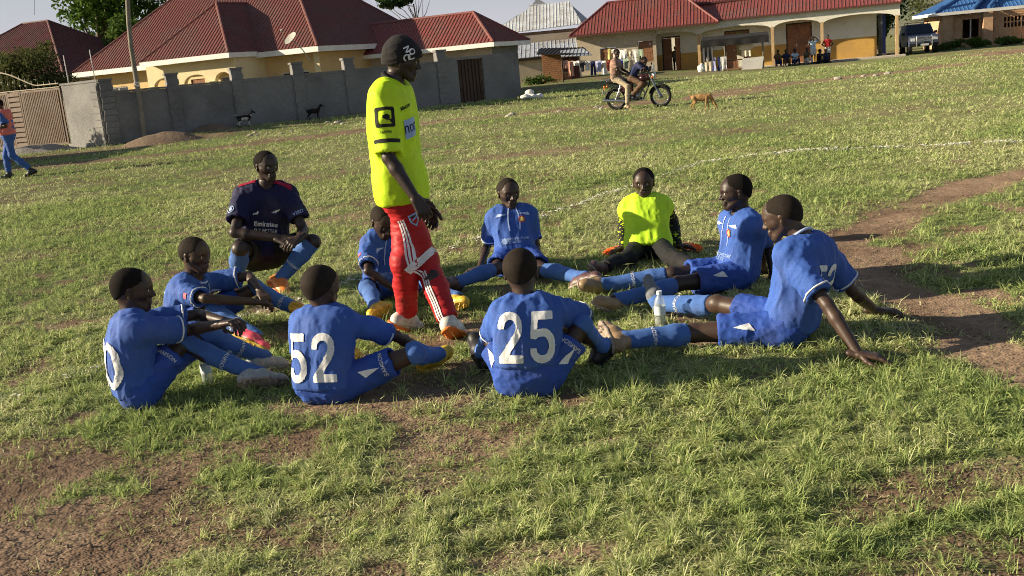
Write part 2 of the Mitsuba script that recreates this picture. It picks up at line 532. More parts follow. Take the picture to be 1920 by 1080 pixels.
mat('ground_soil', {'type': 'bumpmap', 'arbitrary': proc(lambda p, n, uv: fbm(p.x * 26, p.y * 26, 0.0, 4) + .35 * noise(p.x * 160, p.y * 160, 2.0), eps=.004), 'scale': 0.015,
                    'nested': {'type': 'principled', 'base_color': proc(ground_fn), 'roughness': 0.95, 'specular': 0.12}})
struct('ground', ground_mesh, 'ground_soil', smooth=True, uv=np.stack([G + .05 * X, GR + .05 * Y], -1).reshape(-1, 2))

# ------------------------------------------------------------------ grass: blades, sparser and coarser with distance
mat('grass_blade', {'type': 'principledthin', 'base_color': {'type': 'mesh_attribute', 'name': 'vertex_color'}, 'roughness': 0.55, 'spec_trans': 0.0, 'diff_trans': 0.7, 'eta': 1.35}, two=False)


def chalk(x, y):
    c = np.zeros_like(x)
    for (a, b, w) in LINES:
        a, b = np.array(a), np.array(b)
        d = b - a
        t = np.clip(((x - a[0]) * d[0] + (y - a[1]) * d[1]) / (d @ d), 0, 1)
        r = np.hypot(x - a[0] - t * d[0], y - a[1] - t * d[1])
        P = np.stack([x, y, 0 * x], -1)
        c = np.maximum(c, np.clip((w * 1.5 - r) / (w * .5), 0, 1) * np.clip((meshkit.fbm(P * 5, 3, 71) - .34) / .12, 0, 1) * np.clip((meshkit.fbm(P * 1.1, 2, 72) - .25) / .2, .25, 1))
    return c


def grass(rng, n_total, d0, d1):
    """blades between the distances d0 and d1"""
    u = rng.random(n_total)
    e = .8
    d = (d0 ** e + u * (d1 ** e - d0 ** e)) ** (1 / e)
    x = (rng.random(n_total) * 2 - 1) * (d * .60 + .5)
    y = d
    g, gr = cover(x, y)
    keep = rng.random(n_total) < g * .95 + np.where(x < 1.2, .085, .02) * (d < 7) * np.clip(meshkit.fbm(np.stack([x, y, 0 * x], -1) * 9, 2, 88) * 5 - 2.3, 0, 1) + .05 * (g > .02)
    x, y, g, gr, d = x[keep], y[keep], g[keep], gr[keep], d[keep]
    n = len(x)
    # most blades gather into spreading tufts, the rest creep between them
    cell = np.full(n, .095 if d0 < 3 else .13 if d0 < 10 else .30)
    tuft = np.floor(np.stack([x, y], 1) / cell[:, None])
    hsh = np.sin(tuft[:, 0] * 127.1 + tuft[:, 1] * 311.7) * 43758.5453
    h1, h2, h3 = hsh - np.floor(hsh), (hsh * 1.7) - np.floor(hsh * 1.7), (hsh * 2.9) - np.floor(hsh * 2.9)
    lush = np.clip(g * .7 + gr * .5, 0, 1)
    tufted = (h3 < .25 + .6 * lush) & (rng.random(n) < (.80 if d0 < 3 else .72))
    cx, cy = (tuft[:, 0] - .1 + 1.2 * h1) * cell, (tuft[:, 1] - .1 + 1.2 * ((h2 * 7.3) % 1)) * cell
    pull = np.where(tufted, .25 + .55 * rng.random(n), 0)
    ox, oy = x - cx, y - cy
    x, y = x - ox * pull, y - oy * pull
    az = np.where(tufted, np.arctan2(oy, ox) + rng.normal(0, 1.0 if d0 < 3 else .6, n), rng.uniform(0, 2 * math.pi, n))
    L = np.where(tufted, .026 + .030 * h2 * (.4 + .6 * lush) + .028 * rng.random(n), .014 + .024 * rng.random(n)) * (1 + .02 * d) * np.where(rng.random(n) < .035, 1.9, 1)
    if d0 < 3:
        L = L * 1.05
    lean = np.clip(np.where(tufted, rng.normal(1.12, .40, n), rng.normal(1.25, .3, n)) - .15 * gr, .1, 1.5)
    W = ((.0024 + .0018 * rng.random(n)) if d0 < 3 else (.0019 + .0013 * rng.random(n))) * np.clip(d / 3.2, 1, 40) ** .85
    z = terrain(x, y) + (g - .5) * .012 * np.clip(1 - (y - 12) / 10, 0, 1) - .004
    dirv = np.stack([np.cos(az), np.sin(az), 0 * az], -1)
    side = np.stack([-np.sin(az), np.cos(az), 0 * az], -1)
    twist = rng.normal(0, .5, n)
    side = side * np.cos(twist)[:, None] + np.array([0, 0, 1.0]) * np.sin(twist)[:, None]
    up = np.array([0, 0, 1.0])
    base = np.stack([x, y, z], -1)
    l1 = lean * .6
    p1 = base + (L * .55)[:, None] * (dirv * np.sin(l1)[:, None] + up * np.cos(l1)[:, None])
    l2 = np.minimum(lean * 1.35, 1.9)
    p2 = p1 + (L * .5)[:, None] * (dirv * np.sin(l2)[:, None] + up * np.cos(l2)[:, None])
    w = (W / 2)[:, None] * side
    V = np.stack([base - w, base + w, p1 - w * .85, p1 + w * .85, p2], 1).reshape(-1, 3)
    k = np.arange(n)[:, None] * 5
    Fc = np.stack([k + [0, 1, 3], k + [0, 3, 2], k + [2, 3, 4]], 1).reshape(-1, 3)
    straw, olive, green = np.array([.70, .68, .42]), np.array([.43, .485, .185]), np.array([.205, .295, .100])
    r = np.clip(rng.random(n) * .80 + .22 * h1 - .45 * (gr - .38), 0, 1)[:, None]
    col = np.where(r > .62, olive + (straw - olive) * (r - .62) / .38, green + (olive - green) * r / .62)
    col = col * (.75 + .5 * rng.random(n))[:, None]
    ck = chalk(x, y)[:, None] * (rng.random(n) < (.30 if d0 < 10 else .6))[:, None]
    col = col * (1 - ck) + np.array([.74, .72, .66]) * ck
    return V, Fc, np.repeat(col, 5, 0)


for nm, cnt, d0, d1, lab in (('grass', 340000, 2.35, 7.0, 'worn dry and green grass of the playing field round the seated players'),
                             ('grass_midfield', 300000, 7.0, 17.0, 'patchy grass of the playing field behind the seated players'),
                             ('grass_far', 260000, 17.0, 52.0, 'grass of the field running up to the houses')):
    V_, F_, C_ = grass(RNG, cnt, d0, d1)
    struct(nm, trimesh.Trimesh(V_, F_, process=False), 'grass_blade', kind='stuff', label=lab, color=C_)

# chalk of the pitch lines: crumbs lying in the grass
rc_ = np.random.default_rng(77)
V_, F_ = [], []
for (a_, b_, w_) in LINES:
    a_, b_ = np.array(a_), np.array(b_)
    n_ = int(np.linalg.norm(b_ - a_) * (55 if a_[0] < 2 else 260))
    t_ = rc_.random(n_)
    nrm_ = np.array([-(b_ - a_)[1], (b_ - a_)[0]]) / np.linalg.norm(b_ - a_)
    q_ = a_ + t_[:, None] * (b_ - a_) + nrm_ * rc_.normal(0, w_ * .55, n_)[:, None]
    q_ = q_[rc_.random(n_) < chalk(q_[:, 0], q_[:, 1])]
    for x_, y_ in q_:
        s_, h_ = .010 + .016 * rc_.random(), .004 + .03 * rc_.random()
        k_ = len(V_)
        an_ = rc_.random() * 6.3
        z_ = float(terrain(x_, y_)) + h_
        V_ += [(x_ + s_ * math.cos(an_ + i * 2.1), y_ + s_ * math.sin(an_ + i * 2.1), z_ + rc_.normal(0, .004)) for i in range(3)] + [(x_, y_, z_ - .008)]
        F_ += [(k_, k_ + 1, k_ + 2), (k_, k_ + 3, k_ + 1), (k_ + 1, k_ + 3, k_ + 2), (k_ + 2, k_ + 3, k_)]
plain('chalk_white', (.72, .70, .64), .95, .1)
struct('pitch_line', trimesh.Trimesh(np.array(V_), np.array(F_), process=False), 'chalk_white', kind='stuff', label='faded white chalk line across the playing field')
# pebbles, crumbs of earth and dead stalks on the bare ground
V_, F_ = [], []
ico = trimesh.creation.icosphere(subdivisions=0, radius=1)
xy_ = np.stack([rc_.uniform(-4, 5, 14000), 2.4 + 8 * rc_.random(14000) ** 1.4], -1)
gg_ = cover(xy_[:, 0], xy_[:, 1])[0]
xy_ = xy_[(gg_ < .35)]
zz_ = terrain(xy_[:, 0], xy_[:, 1])
sz_ = .0025 + .006 * rc_.random(len(xy_)) ** 3
iv = (np.asarray(ico.vertices)[None] * sz_[:, None, None] * rc_.uniform(.6, 1.3, (len(xy_), len(ico.vertices), 1)) + np.concatenate([xy_, zz_[:, None]], 1)[:, None]).reshape(-1, 3)
if_ = (np.asarray(ico.faces)[None] + (np.arange(len(xy_)) * len(ico.vertices))[:, None, None]).reshape(-1, 3)
grained('earth_crumb', (.17, .12, .085), .4, 30, rough=.98, c2=(.26, .20, .15), fine=90)
struct('earth_crumbs', trimesh.Trimesh(iv, if_, process=False), 'earth_crumb', kind='stuff', label='crumbs of earth and pebbles on the bare patches')

# figures: stature, facings (degrees) and the joints in metres: hip, neck and head centres; then shoulder, elbow, wrist, hip, knee, ankle, toe of the left and of the right side
JOINTS = ['hip', 'neck', 'head'] + [a + b for b in 'LR' for a in ('sh', 'el', 'wr', 'hi', 'kn', 'an', 'to')]
POSES = {}
for name, Ht, yaw, hyaw, hpitch, row in (
    ('A', 1.5, 23, 12, -5, [-1.966, 5.05, 0.089, -1.941, 5.08, 0.461, -1.934, 5.1, 0.591, -1.997, 5.197, 0.408, -1.688, 5.309, 0.392, -1.506, 5.17, 0.372, -1.999, 5.126, 0.089, -1.655, 5.278, 0.303, -1.451, 5.481, 0.09, -1.303, 5.645, 0.05, -1.893, 4.955, 0.414, -1.683, 5.136, 0.354, -1.483, 5.03, 0.394, -1.934, 4.974, 0.089, -1.749, 5.18, 0.285, -1.408, 5.155, 0.09, -1.214, 5.258, 0.043]),
    ('B', 1.5, -20, -25, -8, [-2.136, 6.45, 0.087, -2.029, 6.43, 0.374, -1.992, 6.39, 0.54, -2.003, 6.558, 0.323, -1.714, 6.543, 0.353, -1.601, 6.35, 0.274, -2.108, 6.528, 0.087, -1.704, 6.622, 0.252, -1.387, 6.491, 0.1, -1.196, 6.497, -0.019, -2.091, 6.309, 0.33, -1.892, 6.134, 0.309, -1.621, 6.25, 0.236, -2.164, 6.372, 0.087, -1.875, 6.227, 0.217, -1.62, 6.039, 0.09, -1.429, 5.941, 0.024]),
    ('C', 1.74, 285, 312, -5, [-1.946, 7.95, 0.278, -1.826, 7.87, 0.787, -1.786, 7.81, 0.951, -1.677, 7.911, 0.715, -1.569, 7.797, 0.44, -1.551, 7.53, 0.424, -1.853, 7.975, 0.278, -1.498, 7.729, 0.352, -1.768, 7.706, 0.1, -1.628, 7.501, 0.018, -2.003, 7.847, 0.746, -2.047, 7.599, 0.499, -1.734, 7.57, 0.434, -2.038, 7.925, 0.278, -1.996, 7.492, 0.387, -2.124, 7.722, 0.1, -2.074, 7.472, 0.046]),
    ('D', 1.45, 75, 62, 0, [-0.964, 4.86, 0.083, -0.947, 4.92, 0.43, -0.943, 4.94, 0.548, -1.071, 4.951, 0.381, -1.095, 4.98, 0.208, -0.968, 5.22, 0.117, -1.041, 4.881, 0.083, -1.038, 5.18, 0.189, -0.969, 5.398, 0.09, -0.939, 5.614, 0.089, -0.828, 4.872, 0.382, -0.614, 5.037, 0.246, -0.497, 5.21, 0.108, -0.887, 4.839, 0.083, -0.508, 4.816, 0.208, -0.439, 5.128, 0.1, -0.297, 5.293, 0.108]),
    ('E', 1.45, 300, 300, -32, [-0.891, 7.1, 0.087, -0.854, 7.05, 0.464, -0.846, 6.97, 0.563, -0.749, 7.12, 0.414, -0.697, 7.05, 0.181, -0.717, 6.85, 0.091, -0.822, 7.14, 0.087, -0.632, 7.0, 0.119, -0.394, 6.583, 0.08, -0.245, 6.431, 0.122, -0.969, 6.992, 0.416, -0.964, 6.767, 0.27, -0.795, 6.8, 0.117, -0.961, 7.06, 0.087, -0.979, 6.753, 0.156, -0.904, 6.465, 0.09, -0.986, 6.264, 0.09]),
    ('F', 1.55, 278, 288, -4, [0.053, 7.6, 0.111, 0.042, 7.76, 0.456, 0.041, 7.73, 0.584, 0.179, 7.756, 0.407, 0.217, 7.691, 0.167, 0.195, 7.487, 0.05, 0.138, 7.612, 0.111, 0.234, 7.168, 0.082, 0.472, 6.778, 0.09, 0.636, 6.642, 0.184, -0.091, 7.72, 0.41, -0.162, 7.85, 0.183, -0.231, 7.644, 0.05, -0.031, 7.588, 0.111, -0.112, 7.243, 0.107, -0.356, 7.016, 0.09, -0.422, 6.813, 0.181]),
    ('G', 1.5, 264, 258, -3, [1.08, 7.7, 0.086, 1.099, 7.88, 0.427, 1.094, 7.85, 0.557, 1.228, 7.842, 0.382, 1.322, 7.995, 0.228, 1.323, 7.768, 0.06, 1.162, 7.691, 0.086, 1.177, 7.257, 0.068, 1.259, 6.836, 0.08, 1.265, 6.649, 0.204, 0.965, 7.87, 0.382, 0.951, 8.092, 0.248, 0.907, 7.913, 0.06, 0.998, 7.709, 0.086, 0.878, 7.371, 0.066, 0.659, 7.098, 0.08, 0.608, 6.92, 0.207]),
    ('H', 1.62, 190, 180, -2, [1.469, 6.5, 0.084, 1.534, 6.52, 0.459, 1.494, 6.5, 0.612, 1.564, 6.38, 0.405, 1.719, 6.598, 0.248, 1.721, 6.499, 0.05, 1.484, 6.412, 0.084, 1.055, 6.274, 0.099, 0.675, 6.073, 0.08, 0.503, 5.934, 0.181, 1.486, 6.654, 0.404, 1.693, 6.635, 0.244, 1.722, 6.771, 0.05, 1.453, 6.588, 0.084, 1.057, 6.51, 0.113, 0.64, 6.526, 0.08, 0.461, 6.386, 0.166]),
    ('J', 1.66, 150, 155, -14, [1.439, 5.15, 0.086, 1.54, 5.13, 0.521, 1.431, 5.19, 0.645, 1.413, 5.043, 0.477, 1.54, 4.824, 0.259, 1.625, 4.647, 0.05, 1.394, 5.071, 0.086, 0.944, 5.189, 0.076, 0.565, 5.117, 0.09, 0.535, 5.359, 0.141, 1.643, 5.222, 0.455, 1.818, 5.276, 0.205, 1.983, 5.4, 0.05, 1.485, 5.229, 0.086, 1.148, 5.554, 0.128, 0.864, 5.897, 0.08, 0.83, 6.072, 0.254]),
    ('K', 1.46, 88, 80, -4, [0.041, 4.66, 0.084, 0.06, 4.72, 0.438, 0.05, 4.76, 0.572, -0.071, 4.717, 0.392, -0.118, 4.85, 0.261, -0.033, 4.96, 0.24, -0.04, 4.663, 0.084, -0.125, 4.853, 0.244, -0.183, 5.105, 0.1, -0.244, 5.272, 0.228, 0.186, 4.707, 0.386, 0.336, 4.845, 0.312, 0.267, 4.99, 0.232, 0.121, 4.657, 0.084, 0.317, 4.74, 0.287, 0.425, 5.004, 0.1, 0.559, 5.164, 0.165]),
    ('L', 1.77, -12, 2, -12, [-0.606, 6.1, 0.866, -0.602, 6.1, 1.492, -0.518, 6.1, 1.62, -0.569, 6.259, 1.431, -0.555, 6.3, 1.062, -0.476, 6.2, 0.753, -0.586, 6.195, 0.866, -0.629, 5.95, 0.457, -0.661, 6.128, 0.1, -0.525, 6.323, -0.018, -0.636, 5.941, 1.432, -0.639, 5.876, 1.088, -0.505, 5.8, 0.85, -0.626, 6.005, 0.866, -0.506, 6.077, 0.427, -0.397, 5.868, 0.1, -0.311, 6.078, -0.037]),
):
    POSES[name] = dict(Ht=Ht, yaw=yaw, hyaw=hyaw, hpitch=hpitch, J={j: row[3 * i:3 * i + 3] for i, j in enumerate(JOINTS)})

# ------------------------------------------------------------------ people
def left_of(a):
    return np.array([-math.sin(math.radians(a)), math.cos(math.radians(a)), 0])


def fwd_of(a):
    return np.array([math.cos(math.radians(a)), math.sin(math.radians(a)), 0])


def rot_head(yaw, pitch, roll=0.0):
    f = fwd_of(yaw) * math.cos(math.radians(pitch)) + np.array([0, 0, math.sin(math.radians(pitch))])
    l = left_of(yaw)
    l = l * math.cos(math.radians(roll)) + np.cross(f, l) * math.sin(math.radians(roll))
    return f, l, np.cross(f, l)


HEAD = {}


def head_local(neckv, h=.0042):
    """A head about the origin: x forward, y left, z up, 0.225 m high; neckv: where the neck goes."""
    F = Field(h)
    X, Yv, Zv = np.eye(3)
    F.cone((-.030, 0, .030), (.022, 0, .034), .080, .074, .03, flat=None)
    F.ball((-.012, 0, .052), .066, .03)
    F.cone((.030, 0, -.005), (.048, 0, -.066), .056, .030, .03)
    for s in (-1, 1):
        F.cone((-.004, s * .050, -.030), (.050, s * .018, -.086), .020, .019, .022)      # jaw
        F.cone((.052, s * .040, -.012), (.030, s * .052, -.010), .021, .020, .02)       # cheek
        F.cone((.079, s * .012, .026), (.068, s * .044, .026), .0125, .011, .014)      # brow
    F.ball((.062, 0, -.088), .019, .018)                                               # chin
    F.cone((.086, 0, .012), (.101, 0, -.022), .0075, .0115, .010)                      # nose
    for s in (-1, 1):
        F.ball((.090, s * .0115, -.026), .0105, .006)
    F.cone((.076, -.018, -.050), (.076, .018, -.050), .0120, .0120, .008)
    F.cone((.075, -.016, -.064), (.075, .016, -.064), .0125, .0125, .008)
    for s in (-1, 1):
        F.ball((.094, s * .031, .007), .0155, .012, sub=True)                          # eye sockets
        F.cone((.0815, s * .024, -.0015), (.072, s * .040, -.0010), .0078, .0070, .006)     # lower lid
        F.cone((.0830, s * .022, .0150), (.073, s * .041, .0140), .0075, .0068, .005)      # upper lid
    F.cone((.094, -.026, -.057), (.094, .026, -.057), .0022, .0022, .005, sub=True)      # line of the mouth
    for s in (-1, 1):
        a = np.array((-.012, s * .079, .016))
        F.cone(a, (-.008, s * .077, -.022), .015, .010, .008, flat=(unit((-.35, s * 1., 0)), .42))
        F.ball((-.003, s * .090, .006), .0085, .006, sub=True)
    F.cone((-.026, 0, -.045), neckv, .049, .052, .03)
    return F.mesh()


def hand_local(pose, size=1.0, h=.0034):
    """A right hand from the wrist: x along the fingers, z out of the back of the hand, y towards the thumb."""
    F = Field(h)
    F.cone((-.035, 0, 0), (.01, 0, 0), .023, .024, .015, flat=((0, 0, 1.), .8))
    for j in range(4):
        y = .027 - j * .018
        F.cone((.006, y * .6, 0), (.078 - .004 * abs(j - 1), y, .003), .0135, .0105, .012)
    curl = dict(flat=(8, 10, 8), relaxed=(24, 34, 24), grip=(48, 60, 40))[pose]
    for j, ln in enumerate((.066, .074, .068, .052)):
        y = .027 - j * .018
        p = np.array([.078 - .004 * abs(j - 1), y, .003])
        sp = (1.5 - j) * (.16 if pose == 'flat' else .05)
        a = 0.0
        for seg, (fr, c) in enumerate(zip((.42, .32, .26), curl)):
            a += math.radians(c + 3 * j)
            q_ = p + ln * fr * 1.05 * np.array([math.cos(a) * math.cos(sp), math.sin(sp) * math.cos(a), -math.sin(a)])
            F.cone(p, q_, .0092 - .0009 * seg, .0084 - .0010 * seg, .004)
            p = q_
    p = np.array([.018, .022, -.004])
    for seg, (ln, dv) in enumerate(((.034, (.62, .72, -.30)), (.028, (.82, .50, -.25)), (.022, (.92, .28, -.22)))):
        q_ = p + ln * unit(dv)
        F.cone(p, q_, .0125 - .0016 * seg, .0108 - .0014 * seg, .006)
        p = q_
    m = F.mesh()
    m.apply_scale(size)
    return m


def shoe_local(size=1.0, h=.0048):
    """(upper, sole, laces): x from heel to toe, z up from the sole; the ankle stands at the origin."""
    F = Field(h)
    F.cone((-.042, 0, .030), (.055, -.004, .034), .036, .040, .02)
    F.cone((.055, -.004, .034), (.150, .004, .022), .041, .035, .03)
    F.cone((.150, .004, .020), (.168, .006, .016), .033, .026, .02)
    F.cone((-.012, 0, .050), (.002, 0, .096), .040, .040, .02)
    F.cone((.02, 0, .07), (.06, 0, .05), .033, .035, .02)
    F.plane((0, 0, .004), (0, 0, -1))
    F.plane((0, 0, .098), (0, 0, 1))
    up = F.mesh()
    S = Field(h)
    S.cone((-.042, 0, .010), (.055, -.004, .010), .040, .040, .02)
    S.cone((.055, -.004, .010), (.150, .004, .010), .043, .038, .02)
    S.cone((.150, .004, .010), (.168, .006, .010), .036, .030, .02)
    S.plane((0, 0, -.006), (0, 0, -1)).plane((0, 0, .009), (0, 0, 1))
    so = S.mesh()
    st = []
    for sx, sy in ((-.05, .02), (-.05, -.02), (-.02, .026), (-.02, -.026), (.075, .03), (.075, -.032), (.11, .034), (.11, -.03), (.145, .022), (.145, -.016), (.112, 0), (.165, .004)):
        c = trimesh.creation.cone(radius=.009, height=.02, sections=7)
        c.apply_transform(trimesh.transformations.rotation_matrix(math.pi, [1, 0, 0]))
        c.apply_translation([sx, sy, -.004])
        st.append(c)
    lc = []
    for i in range(5):
        x = .040 + i * .021
        lc.append(tube([(x, -.026, .066 - i * .0068), (x + .004, 0, .0775 - i * .0075), (x, .026, .066 - i * .0068)], .0032, 6))
    out = []
    for m in (up, cat([so] + st), cat(lc)):
        m.apply_scale(size)
        out.append(m)
    return out


SHOE, HANDS = shoe_local(), {p: hand_local(p) for p in ('flat', 'relaxed', 'grip')}


def mirror_y(m):
    m = m.copy()
    m.vertices[:, 1] *= -1
    m.invert()
    return m


def put(m, M):
    m = m.copy()
    m.apply_transform(M)
    return m


def lerp(a, b, t):
    return a + (b - a) * t


def torso_levels(J, k, yaw, hunch, girth=1.0):
    """centre, half width, radius and side vector of the trunk's levels from the seat to the neck"""
    h, n = J['hip'], J['neck']
    up = unit(n - h)
    side_h, side_s = unit(J['hiL'] - J['hiR']), unit(J['shL'] - J['shR'])
    back = -unit(np.cross(lerp(side_h, side_s, .5), up))
    L = np.linalg.norm(n - h)
    mid_ = lerp(h, n, .55) + back * hunch * L
    out = []
    for t, w, r in ((-.06, .072, .080), (.04, .072, .088), (.16, .066, .084), (.30, .060, .079), (.44, .063, .080), (.58, .072, .084), (.72, .082, .084), (.84, .092, .072), (.93, .080, .056)):
        c = (1 - t) ** 2 * h + 2 * t * (1 - t) * mid_ + t * t * n if t > 0 else h + t * L * up
        out.append((t, c, w * k * girth * .84, r * k * girth * 1.07, unit(lerp(side_h, side_s, np.clip(t, 0, 1))), back, up))
    return out


def person(key_label, J, Ht, yaw, hyaw, hpitch, outfit, skin='skin_dark', hunch=.10, hands=('relaxed', 'relaxed'), palm=(None, None), hroll=0.0, h=.0068, group=None, hair=True, head_scale=1.0, seed=0, q=1.0, girth=None):
    lm = .87 if Ht < 1.68 else .97                 # limbs of children are thin
    girth = (.84 if Ht < 1.68 else .95) if girth is None else girth
    J = {a: np.array(b, float) for a, b in J.items()}
    k = Ht / 1.5
    key = thing('person', key_label, 'person', group)
    lv = torso_levels(J, k, yaw, hunch, girth)
    back = lv[4][5]
    # --- the body: one surface (trunk, limbs, head, hands)
    h = h * q
    F = Field(.0085 * q)
    for t, c, w, r, s, _, _ in lv:
        F.cone(c - s * w, c + s * w, r * .93, r * .93, .05 * k)
    F.cone(J['shL'], J['shR'], .041 * k, .041 * k, .04 * k)
    limbs = {}
    for s in 'LR':
        F.cone(J['sh' + s], J['el' + s], .043 * k * lm, .034 * k * lm, .02 * k)
        m_ = lerp(J['el' + s], J['wr' + s], .28)
        F.cone(J['el' + s], m_, .034 * k * lm, .036 * k * lm, .012 * k)
        F.cone(m_, J['wr' + s], .036 * k * lm, .0235 * k, .012 * k)
        m_ = lerp(J['hi' + s], J['kn' + s], .3)
        F.cone(J['hi' + s], m_, .078 * k * lm, .072 * k * lm, .04 * k)
        F.cone(m_, J['kn' + s], .072 * k * lm, .050 * k * lm, .02 * k)
        kd = unit(J['kn' + s] - lerp(J['hi' + s], J['an' + s], .5))
        F.ball(J['kn' + s] + kd * .006 * k, .048 * k * lm, .02 * k)
        ax = unit(J['an' + s] - J['kn' + s])
        calf = lerp(J['kn' + s], J['an' + s], .32) - kd * .014 * k
        F.cone(J['kn' + s], calf, .045 * k * lm, .050 * k * lm, .02 * k)
        F.cone(calf, J['an' + s], .050 * k * lm, .031 * k, .02 * k)
        foot = unit(J['to' + s] - J['an' + s])
        F.cone(J['an' + s], J['an' + s] + foot * .05 * k + unit(J['an' + s] - J['kn' + s]) * .03 * k, .033 * k, .024 * k, .02 * k)
    f, l, u = rot_head(hyaw, hpitch, hroll)
    hs = head_scale * (1.0 if Ht > 1.68 else 1.0)
    hM = np.eye(4)
    hM[:3, :3] = np.stack([f, l, u], 1) * hs
    hM[:3, 3] = J['head']
    inv = np.linalg.inv(hM)
    nl = (inv @ np.append(lerp(J['neck'], J['head'], -.1), 1))[:3]
    F.cone(J['neck'] + unit(J['hip'] - J['neck']) * .05, lerp(J['neck'], J['head'], .3), .056 * k, .050 * k, .03 * k)
    body = F.mesh()
    hd = put(head_local(nl, .0042 * min(q, 1.8)), hM)
    parts = [body, hd]
    for i, s in enumerate('LR'):
        arm = unit(J['wr' + s] - J['el' + s])
        pose = hands[i]
        d, pn = (palm[i] if palm[i] is not None else (None, None))
        d = arm if d is None else unit(d)
        if pn is None:
            pn = np.array([0, 0, 1.0])
        z = unit(np.asarray(pn, float) - d * (np.asarray(pn, float) @ d))       # back of the hand
        y = np.cross(z, d)
        hm = HANDS[pose] if s == 'R' else mirror_y(HANDS[pose])
        # right hand: thumb on +y, which points to the body's left when the back is up
        parts.append(put(hm, axes(J['wr' + s], d * k, y * k, z * k)))
    scene[key] = mikit.ply(cat(parts), skin, smooth=True)
    # --- eyes and hair
    for s in (-1, 1):
        e = trimesh.creation.icosphere(subdivisions=2, radius=.0108)
        e.apply_translation([.0720, s * .031, .0062])
        part(key, 'eye', put(e, hM), 'eye_white', smooth=True)
        e = trimesh.creation.icosphere(subdivisions=2, radius=.0064)
        e.apply_translation([.0777, s * .0305, .0060])
        part(key, 'iris', put(e, hM), 'eye_iris', smooth=True)
    if hair:
        H_ = Field(.0045)
        H_.cone((-.030, 0, .030), (.022, 0, .034), .0830, .0760, .03)
        H_.ball((-.012, 0, .052), .0682, .03)
        H_.cone((-.03, 0, .0), (-.05, 0, -.02), .054, .042, .03)
        H_.plane((.083, 0, .073 - .005 * (seed % 4)), unit((.62 + .05 * (seed % 3), 0, -1)))
        H_.plane((.073, 0, 0), unit((1, 0, .1)))
        for s in (-1, 1):
            H_.ball((.035, s * .09, .005), .034, .008, sub=True)
        hm_ = H_.mesh()
        hv, hn_ = np.asarray(hm_.vertices), vnormals(hm_)
        edge_ = np.full(len(hv), 1.0)
        for p0_, n0_ in H_.cut:
            edge_ = np.minimum(edge_, (p0_ - hv) @ n0_)
        ragged = .008 + .016 * meshkit.noise(hv * 130 + seed)
        hm_ = trimesh.Trimesh(hv - hn_ * (.0052 * np.clip(1 - edge_ / ragged, 0, 1))[:, None], hm_.faces, process=False)
        part(key, 'hair', put(hm_, hM), 'shaved_hair' if outfit.get('shaved') else 'short_hair', smooth=True)
    o = outfit
    basis = np.stack([lv[4][4], back, unit(J['neck'] - J['hip'])])
    # --- shirt
    if 'shirt' in o:
        S = Field(h)
        hem = o.get('hem', .02)
        loose = o.get('loose', .016) * k
        for t, c, w, r, s, bk, up in lv:
            if t < hem - .12:
                continue
            lo = loose * (1.25 - .55 * np.clip(t, 0, 1))
            if t > .9:
                lo *= .55
            S.cone(c - s * w * 1.02, c + s * w * 1.02, r + lo, r + lo, .055 * k)
        S.cone(J['shL'], J['shR'], .047 * k, .047 * k, .05 * k)
        sl = o.get('sleeve', .78)
        cuffs, fields = [], [S]
        for s in 'LR':
            a, e, w = J['sh' + s], J['el' + s], J['wr' + s]
            dv = unit(e - a)
            r1 = o.get('sleeve_r', .056) * k
            V = Field(h)
            if sl > 1:
                V.cone(a, e, .054 * k, .046 * k, .03 * k)
                end = lerp(e, w, sl - 1)
                V.cone(e, end, .046 * k, .034 * k, .02 * k)
            else:
                end = a + (e - a) * sl
                V.cone(a, lerp(a, end, .45), .050 * k, r1 * .94, .04 * k)
                V.cone(lerp(a, end, .45), end + dv * .05, r1 * .96, r1 * 1.05, .03 * k)
                V.cone(end - dv * .022, end + dv * .15, r1 * .86, r1 * .98, .006, sub=True)
                V.plane(end, dv)
                cuffs.append((end - dv * .010, dv, r1))
            fields.append(V)
        t0 = hem
        hp = lv[0][1] + (J['neck'] - J['hip']) * (t0 + .06)
        S.plane(hp, -unit(J['neck'] - J['hip']) + o.get('hem_tilt', 0) * back)
        nb = lerp(J['neck'], J['head'], .12)
        S.cone(lerp(J['neck'], J['head'], .22) - back * .012, lerp(J['neck'], J['head'], 1.4), .055 * k, .12 * k, .010, sub=True)      # neck opening
        sm = blend(fields, .045 * k)
        amp = o.get('amp', .0095)
        sm = wrinkle(sm, amp, basis, o.get('freq', (8, 8, 2.6)), seed)
        lift0 = J['hip'][2]
        sk = part(key, 'shirt', sm, o['shirt'], smooth=True)
        cloth = sm
        if o.get('cuff'):
            for (c, dv, r) in cuffs:
                sec = cloth.section(plane_origin=c - dv * .004, plane_normal=dv)
                if sec is None:
                    continue
                loops = [np.asarray(d_) for d_ in sec.discrete]
                loops = [d_ for d_ in loops if len(d_) > 8 and np.linalg.norm(d_.mean(0) - c) < r * .8]
                if not loops:
                    continue
                d_ = max(loops, key=lambda q_: np.linalg.norm(q_ - q_.mean(0), axis=1).mean())
                d_ = d_[::max(1, len(d_) // 40)]
                cc = d_.mean(0)
                d_ = cc + (d_ - cc) * 1.015
                part(key, 'shirt__cuff', tube(np.vstack([d_, d_[:1]]), .0046 * k, 6, caps=False), o['cuff'], smooth=True)
